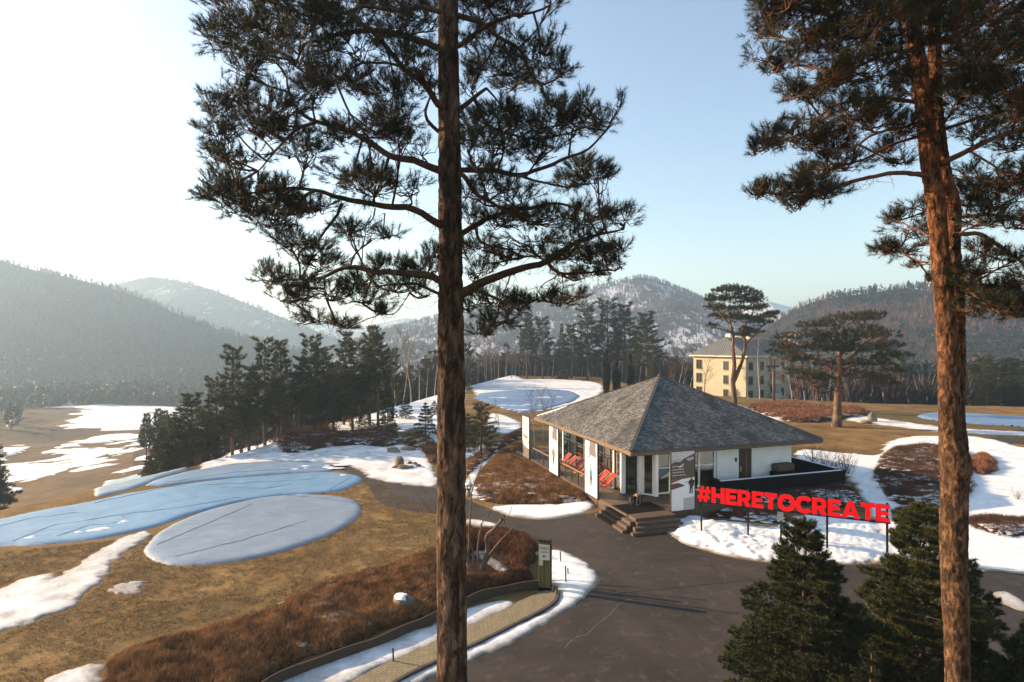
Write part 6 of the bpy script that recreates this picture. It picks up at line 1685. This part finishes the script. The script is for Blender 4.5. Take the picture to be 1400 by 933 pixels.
shrub_bed('shrub_bed', gpoly([(1200,636),(1215,615),(1262,612),(1320,616),(1334,640),(1325,655),(1335,668),(1310,690),(1262,695),(1222,692),(1205,668),(1192,652)], 1), 'large dark russet shrub bed with snow lying in it, right of the letters', .65, TD, 130, (.22,.016), 7, .24, .35, 7)
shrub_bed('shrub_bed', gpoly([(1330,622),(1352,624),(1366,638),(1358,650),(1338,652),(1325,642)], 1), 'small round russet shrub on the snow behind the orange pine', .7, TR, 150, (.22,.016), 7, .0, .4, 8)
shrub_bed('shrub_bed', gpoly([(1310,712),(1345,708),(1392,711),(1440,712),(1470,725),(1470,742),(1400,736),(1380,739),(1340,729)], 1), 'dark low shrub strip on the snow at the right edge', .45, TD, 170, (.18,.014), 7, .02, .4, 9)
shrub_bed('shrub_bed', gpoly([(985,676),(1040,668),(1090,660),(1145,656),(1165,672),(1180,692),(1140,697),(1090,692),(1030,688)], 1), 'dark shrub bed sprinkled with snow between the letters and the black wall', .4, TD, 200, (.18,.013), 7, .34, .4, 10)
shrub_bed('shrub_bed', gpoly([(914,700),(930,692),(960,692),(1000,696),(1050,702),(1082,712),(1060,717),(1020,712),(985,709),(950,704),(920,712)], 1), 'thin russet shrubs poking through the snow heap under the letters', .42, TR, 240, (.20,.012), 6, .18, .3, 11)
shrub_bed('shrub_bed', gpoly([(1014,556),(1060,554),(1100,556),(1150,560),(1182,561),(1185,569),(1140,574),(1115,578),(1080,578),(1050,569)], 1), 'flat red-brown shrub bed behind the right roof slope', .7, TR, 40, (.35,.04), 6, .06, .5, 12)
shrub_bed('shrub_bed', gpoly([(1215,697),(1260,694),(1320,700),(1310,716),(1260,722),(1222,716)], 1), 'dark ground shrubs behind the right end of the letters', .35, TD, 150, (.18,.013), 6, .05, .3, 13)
shrub_bed('ground_litter', gpoly([(630,742),(690,748),(706,780),(690,794),(634,792)], 1), 'dark leaf litter with a strip of snow around the gnarled snag', .06, TD, 200, (.10,.012), 5, .0, .3, 21)
# dry turf blades on the nearer lawn
def turf():
    global rng
    rng = np.random.default_rng(300)
    P = gpoly([(-40,905),(-40,760),(195,735),(500,655),(600,700),(602,745),(480,785),(330,845),(150,880),(130,935),(-40,950)], 0)
    lo, hi = P.min(0), P.max(0); n = int((hi-lo).prod()*150)
    x = lo[0]+rng.random(n)*(hi-lo)[0]; y = lo[1]+rng.random(n)*(hi-lo)[1]
    k = (sdf(x, y, P) > 0) & (fbm(x*2.2, y*2.2, 3, 6) > -.25)
    for Q, _, _, _ in SNOW[:16]:
        k &= sdf(x, y, Q) < -.05
    x, y = x[k], y[k]; n = len(x)
    D = unit(np.array([.35, -.1, .8])+rnd(n, 4, 3)*.45)
    B = np.repeat(np.stack([x, y, zg(x, y)], 1)[:, None], 4, 1)+rnd(n, 4, 3)*np.array([.05, .05, 0])
    V, T = needles(B.reshape(-1, 3), D.reshape(-1, 3), (.05+.06*rng.random(n*4)), .012)
    return tag(mesh_np('grass', V, T, None, foliage_mat('dry_grass_blades', [(.3, (.13,.09,.04)), (.55, (.24,.17,.085)), (.75, (.36,.27,.15))], .4, .1, .8)), 'dry winter turf on the lawn around the covers', 'grass', kind='stuff')
turf()
def brush(px, n, h, seed, label, mats=TB):
    pass

# ------------------------------------------------------------------ low woven fence under the shrub bed
fpx = [(738,806),(718,808),(690,813),(660,820),(632,832),(600,848),(560,866),(520,884),(470,902),(420,920),(370,942),(340,962)]
fp = smooth_poly(np.vstack([gpt([a for a, b in fpx], [b for a, b in fpx])]), 0)
fp = resample(np.column_stack([fp, np.zeros(len(fp))]), .25)
fe = thing('garden_fence', (*fp[len(fp)//2][:2], 0), 0, 'low brown woven edging fence along the shrub bed above the paving', 'fence')
O = np.array(fe.location); m_ = MB(); vs_ = []; fs_ = []
for i, p in enumerate(fp):
    d_ = fp[min(i+1, len(fp)-1)]-fp[max(i-1, 0)]; d_ /= np.linalg.norm(d_); n_ = np.array([-d_[1], d_[0], 0])
    hh = .36+.02*math.sin(i*.9)
    for o_, z_ in ((-.02, -.05), (-.02, hh), (.02, hh), (.02, -.05)): vs_.append(tuple(p-O+n_*o_+np.array([0, 0, z_])))
for i in range(len(fp)-1):
    for k in range(3): fs_.append((i*4+k, i*4+k+1, i*4+k+5, i*4+k+4))
def weave():
    m, nt, b = new_mat('woven_reed'); b.inputs['Roughness'].default_value = .9
    n1 = noise(nt, 3, 5, .7, pos(nt, (.4, .4, 14))); n2 = noise(nt, 1.2, 4, .6, pos(nt))
    c = ramp(nt, n1, [(.3, (.035,.02,.012)), (.7, (.095,.055,.03))]); c = mix(nt, ramp(nt, n2, [(.4, (0,0,0)), (.7, (.6,.6,.6))]), c, (.05,.035,.022))
    nt.links.new(c, b.inputs['Base Color']); bump(nt, b, n1, .6, .02); return m
m_.add(vs_, fs_).build('panel', weave(), fe)
for i in range(0, len(fp), 7):
    p = fp[i]-O; MB().tube([(p[0], p[1]-.045, -.1), (p[0], p[1]-.045, .41)], .022, 7).build('post', M_TRUNK, fe)

# ------------------------------------------------------------------ wooden signpost
def wood_mat():
    m, nt, b = new_mat('mossy_sleeper'); b.inputs['Roughness'].default_value = .85
    g = noise(nt, 6, 5, .7, coord(nt, 'Object', (1.5, 1.5, .18))); n2 = noise(nt, 1.6, 4, .6, coord(nt))
    c = ramp(nt, g, [(.3, (.05,.042,.015)), (.7, (.15,.12,.04))]); c = mix(nt, ramp(nt, n2, [(.45, (0,0,0)), (.7, (.8,.8,.8))]), c, (.06,.07,.02))
    nt.links.new(c, b.inputs['Base Color']); bump(nt, b, g, .5, .01); return m
p0 = g1(745, 807)
sp = thing('signpost', p0, R(-14), 'mossy wooden signpost with a pale panel and arrow at the paving corner', 'signpost')
M_SLP = wood_mat()
MB().box((-.245, -.10, -.05), (-.003, .10, 1.98)).build('board', M_SLP, sp, bevel=.012); MB().box((.003, -.10, -.05), (.245, .10, 1.98)).build('board', M_SLP, sp, bevel=.012)
MB().box((-.265, -.125, 1.982), (.265, .125, 2.06)).build('cap', simple('dark_cap', (.035,.022,.015), (.02,.014,.01), 4, .8), sp, bevel=.01)
MB().box((-.262, -.115, -.05), (.262, .115, .14)).build('foot', M_BLACK, sp)
MB().box((.247, -.085, .1), (.272, .085, 1.9)).build('side_board', simple('black_side', (.03,.022,.017), (.02,.015,.012), 4, .8), sp)
pn = MB().box((-.215, -.118, 1.26), (.215, -.103, 1.88)).build('panel', pm('cream_panel', (.60,.54,.44)), sp)
MB().box((-.215, -.118, 1.03), (-.06, -.103, 1.258)).build('panel', pm('cream_panel_low', (.50,.45,.36)), sp)
tm = MB(); r_ = random.Random(4)
def glyphrow(x0, x1, z, h, n):
    w_ = (x1-x0)/n
    for i in range(n):
        a = x0+i*w_
        k = r_.randint(0, 3)
        tm.box((a, -.1215, z), (a+w_*.18, -.1185, z+h))
        if k != 1: tm.box((a+w_*.2, -.1215, z+h*.42), (a+w_*.72, -.1185, z+h*.58))
        if k != 2: tm.box((a+w_*.2, -.1215, z+h*.84), (a+w_*.72, -.1185, z+h))
        if k != 0: tm.box((a+w_*.55, -.1215, z), (a+w_*.75, -.1185, z+h*.4))
glyphrow(-.185, .185, 1.68, .10, 8); glyphrow(-.15, .16, 1.55, .065, 6)
tm.build('lettering', P_DARK, pn)
MB().prism([(-.08,1.41),(-.01,1.47),(-.01,1.43),(.06,1.43),(.06,1.39),(-.01,1.39),(-.01,1.35)], .1185, .1215, M=Matrix(((1,0,0,0),(0,0,-1,0),(0,1,0,0),(0,0,0,1)))).build('arrow', P_DARK, pn)

# ------------------------------------------------------------------ rope stakes
def stake(px, py, h, label, group, lean=.0):
    p = g1(px, py); t = thing('stake', p, 0, label, 'stake', group)
    MB().tube([(0,0,-.2),(lean*h,0,h)], .028, 8).build('post', M_STK, t); MB().tube([(lean*h,0,h+.001),(lean*h,0,h+.02)], .032, 8).build('cap', M_DFRAME, t); return t
M_STK = simple('dark_green_stake', (.03,.045,.028), (.02,.03,.02), 5, .6)
for px, py, h, lb in [(767,770,.50,'dark stake in the snow nearest the road bend'),(774,799,.72,'taller dark stake in the snow right of the signpost'),(777,787,.28,'short dark stub beside the taller stake'),(761,817,.42,'dark stake at the corner of the paving'),(538,906,.42,'dark stake on the paving left of the thick trunk'),(690,716,.5,'dark stake at the road edge above the russet bed')]:
    stake(px, py, h, lb, 'dark stakes along the verge', random.uniform(-.08, .08))
# ------------------------------------------------------------------ boulders
M_ROCK = simple('field_stone', (.26,.21,.15), (.12,.095,.07), 1.5, .9, .8, 5, 'Pos', bdist=.06)
def rock(name, px, py, sx, sy, sz, label, group, seed, snowy=False, z=0):
    p = g1(px, py); n_, m2 = 14, 20; V = []; 
    for i in range(n_+1):
        ph = math.pi*i/n_
        for k in range(m2):
            th = 2*math.pi*k/m2; V.append((math.sin(ph)*math.cos(th), math.sin(ph)*math.sin(th), math.cos(ph)))
    V = np.array(V); f = 1+.35*fbm(V[:, 0]*1.2+seed*7, V[:, 1]*1.2, 4, seed, V[:, 2]*1.2); V = V*f[:, None]*np.array([sx, sy, sz])
    V[:, 2] = np.maximum(V[:, 2], -sz*.35)+sz*.3
    Q = [(i*m2+k, (i+1)*m2+k, (i+1)*m2+(k+1) % m2, i*m2+(k+1) % m2) for i in range(n_) for k in range(m2)]
    o = thing(name, (p.x, p.y, p.z+z), 0, label, 'boulder', group)
    mesh_np('stone', V, None, np.array(Q), M_ROCK, o, smooth=True)
    if snowy:
        S = V.copy(); up = (V[:, 2] > sz*.85) & (V[:, 0] < sx*.35); S[:, 2] += np.where(up, .06, -.03); S[:, :2] *= .97
        fq = np.array([q for q in Q if all(up[i] for i in q)]); uu, inv = np.unique(fq, return_inverse=True)
        mesh_np('snow_cap', S[uu], None, inv.reshape(-1, 4), M_SNOWC, o, smooth=True)
rock('boulder', 553, 836, .46, .38, .50, 'snow-topped rock in the brown shrub bed left of the thick trunk', None, 3, True, .0)
rock('boulder', 546, 638, .38, .38, .62, 'tall rounded rock standing on the snow below the brown bank', None, 5)
rock('boulder', 552, 642, .5, .36, .3, 'low broad rock at the foot of the tall rounded one', None, 6)
rock('boulder', 540, 641, .32, .26, .2, 'low pointed rock left of the tall rounded one', None, 7)
for i, (a, b) in enumerate([(560,635),(567,636),(572,639),(562,641)]):
    rock('boulder', a, b, .22, .2, .2, 'small brown rock in the cluster right of the tall rounded one', 'small rocks in the snow', 8+i)
rock('boulder', 538, 619, .6, .4, .35, 'low dark rock at the left tip of the shrub edge on the snow', None, 13)
rock('boulder', 558, 616, .8, .5, .3, 'flat dark rock in the snow notch under the round spruce', None, 14)
rock('boulder', 1192, 577, .55, .45, 1.0, 'grey standing stone on the lawn right of the spreading pine', None, 15)
rock('boulder', 1184, 579, .8, .5, .28, 'low brown stone in front of the grey standing stone', None, 16)
# stone lantern capped with snow, just right of the thick trunk
p = g1(641, 678)
sl_ = thing('stone_lantern', p, 0, 'small stone lantern with a snow cap just right of the thick trunk', 'stone lantern')
MB().tube([(0,0,-.1),(0,0,.12),(0,0,.14),(0,0,.4)], [.22,.20,.11,.11], 12).build('pedestal', M_ROCK, sl_)
MB().box((-.16,-.16,.40), (.16,.16,.44)).box((-.13,-.13,.44), (-.07,.13,.66)).box((.07,-.13,.44), (.13,.13,.66)).build('light_box', M_ROCK, sl_)
MB().tube([(0,0,.66),(0,0,.72),(0,0,.84)], [.30,.24,.06], 8).build('roof', M_ROCK, sl_)
MB().tube([(0,0,.73),(0,0,.80),(0,0,.90)], [.28,.22,.04], 10).build('snow_cap', M_SNOWC, sl_, smooth=True)

# ------------------------------------------------------------------ gnarled snag in the russet bed
Zs_ = 24.6
sn = thing('bare_tree', g1(655, 792), 0, 'gnarled many-stemmed bare tree in the russet bed right of the thick trunk', 'bare tree')
O = np.array(sn.location); pr = []
for pts, r0, r1, dz in [([(660,780),(664,765),(668,748),(667,735),(678,724),(688,712)], .13, .07, -.2), ([(664,768),(674,752),(688,735),(700,722)], .07, .03, .4), ([(654,772),(655,740),(660,716),(672,700),(676,686)], .05, .015, .2), ([(640,770),(641,735),(643,700),(646,668),(655,645),(664,622)], .055, .012, -.4), ([(646,668),(640,650),(634,640)], .02, .008, -.4), ([(648,776),(646,750),(640,735),(632,700)], .05, .02, .1), ([(688,712),(696,702),(700,690)], .02, .008, 0), ([(640,775),(632,745),(626,720)], .045, .02, .3), ([(660,716),(661,700),(660,690)], .012, .006, .2), ([(655,645),(658,630),(657,618)], .012, .005, -.4), ([(598,705),(580,690),(562,672)], .02, .005, .5), ([(604,720),(590,688),(575,660)], .02, .005, .8), ([(640,770),(615,735),(596,700),(585,670)], .035, .008, .4)]:
    P = resample(rel([tuple(at(x, y, Zs_+dz*i/3)) for i, (x, y) in enumerate(pts)], O), .1); P = P+np.cumsum(rnd(len(P), 3)*.008, 0)
    pr.append(tube_np(P, np.linspace(r0, r1, len(P))*(1+.12*np.sin(np.arange(len(P))*1.3)), 8))
for nm, sel in (('trunk', pr[:1]), ('stem', pr[1:2]), ('stem', pr[2:3]), ('stem', pr[3:5]), ('stem', pr[5:6]), ('stem', pr[7:8]), ('twigs', pr[6:7]+pr[8:])):
    V, T, Q = joinm(sel); mesh_np(nm, V, T, Q, M_BARETREE, sn, smooth=True)
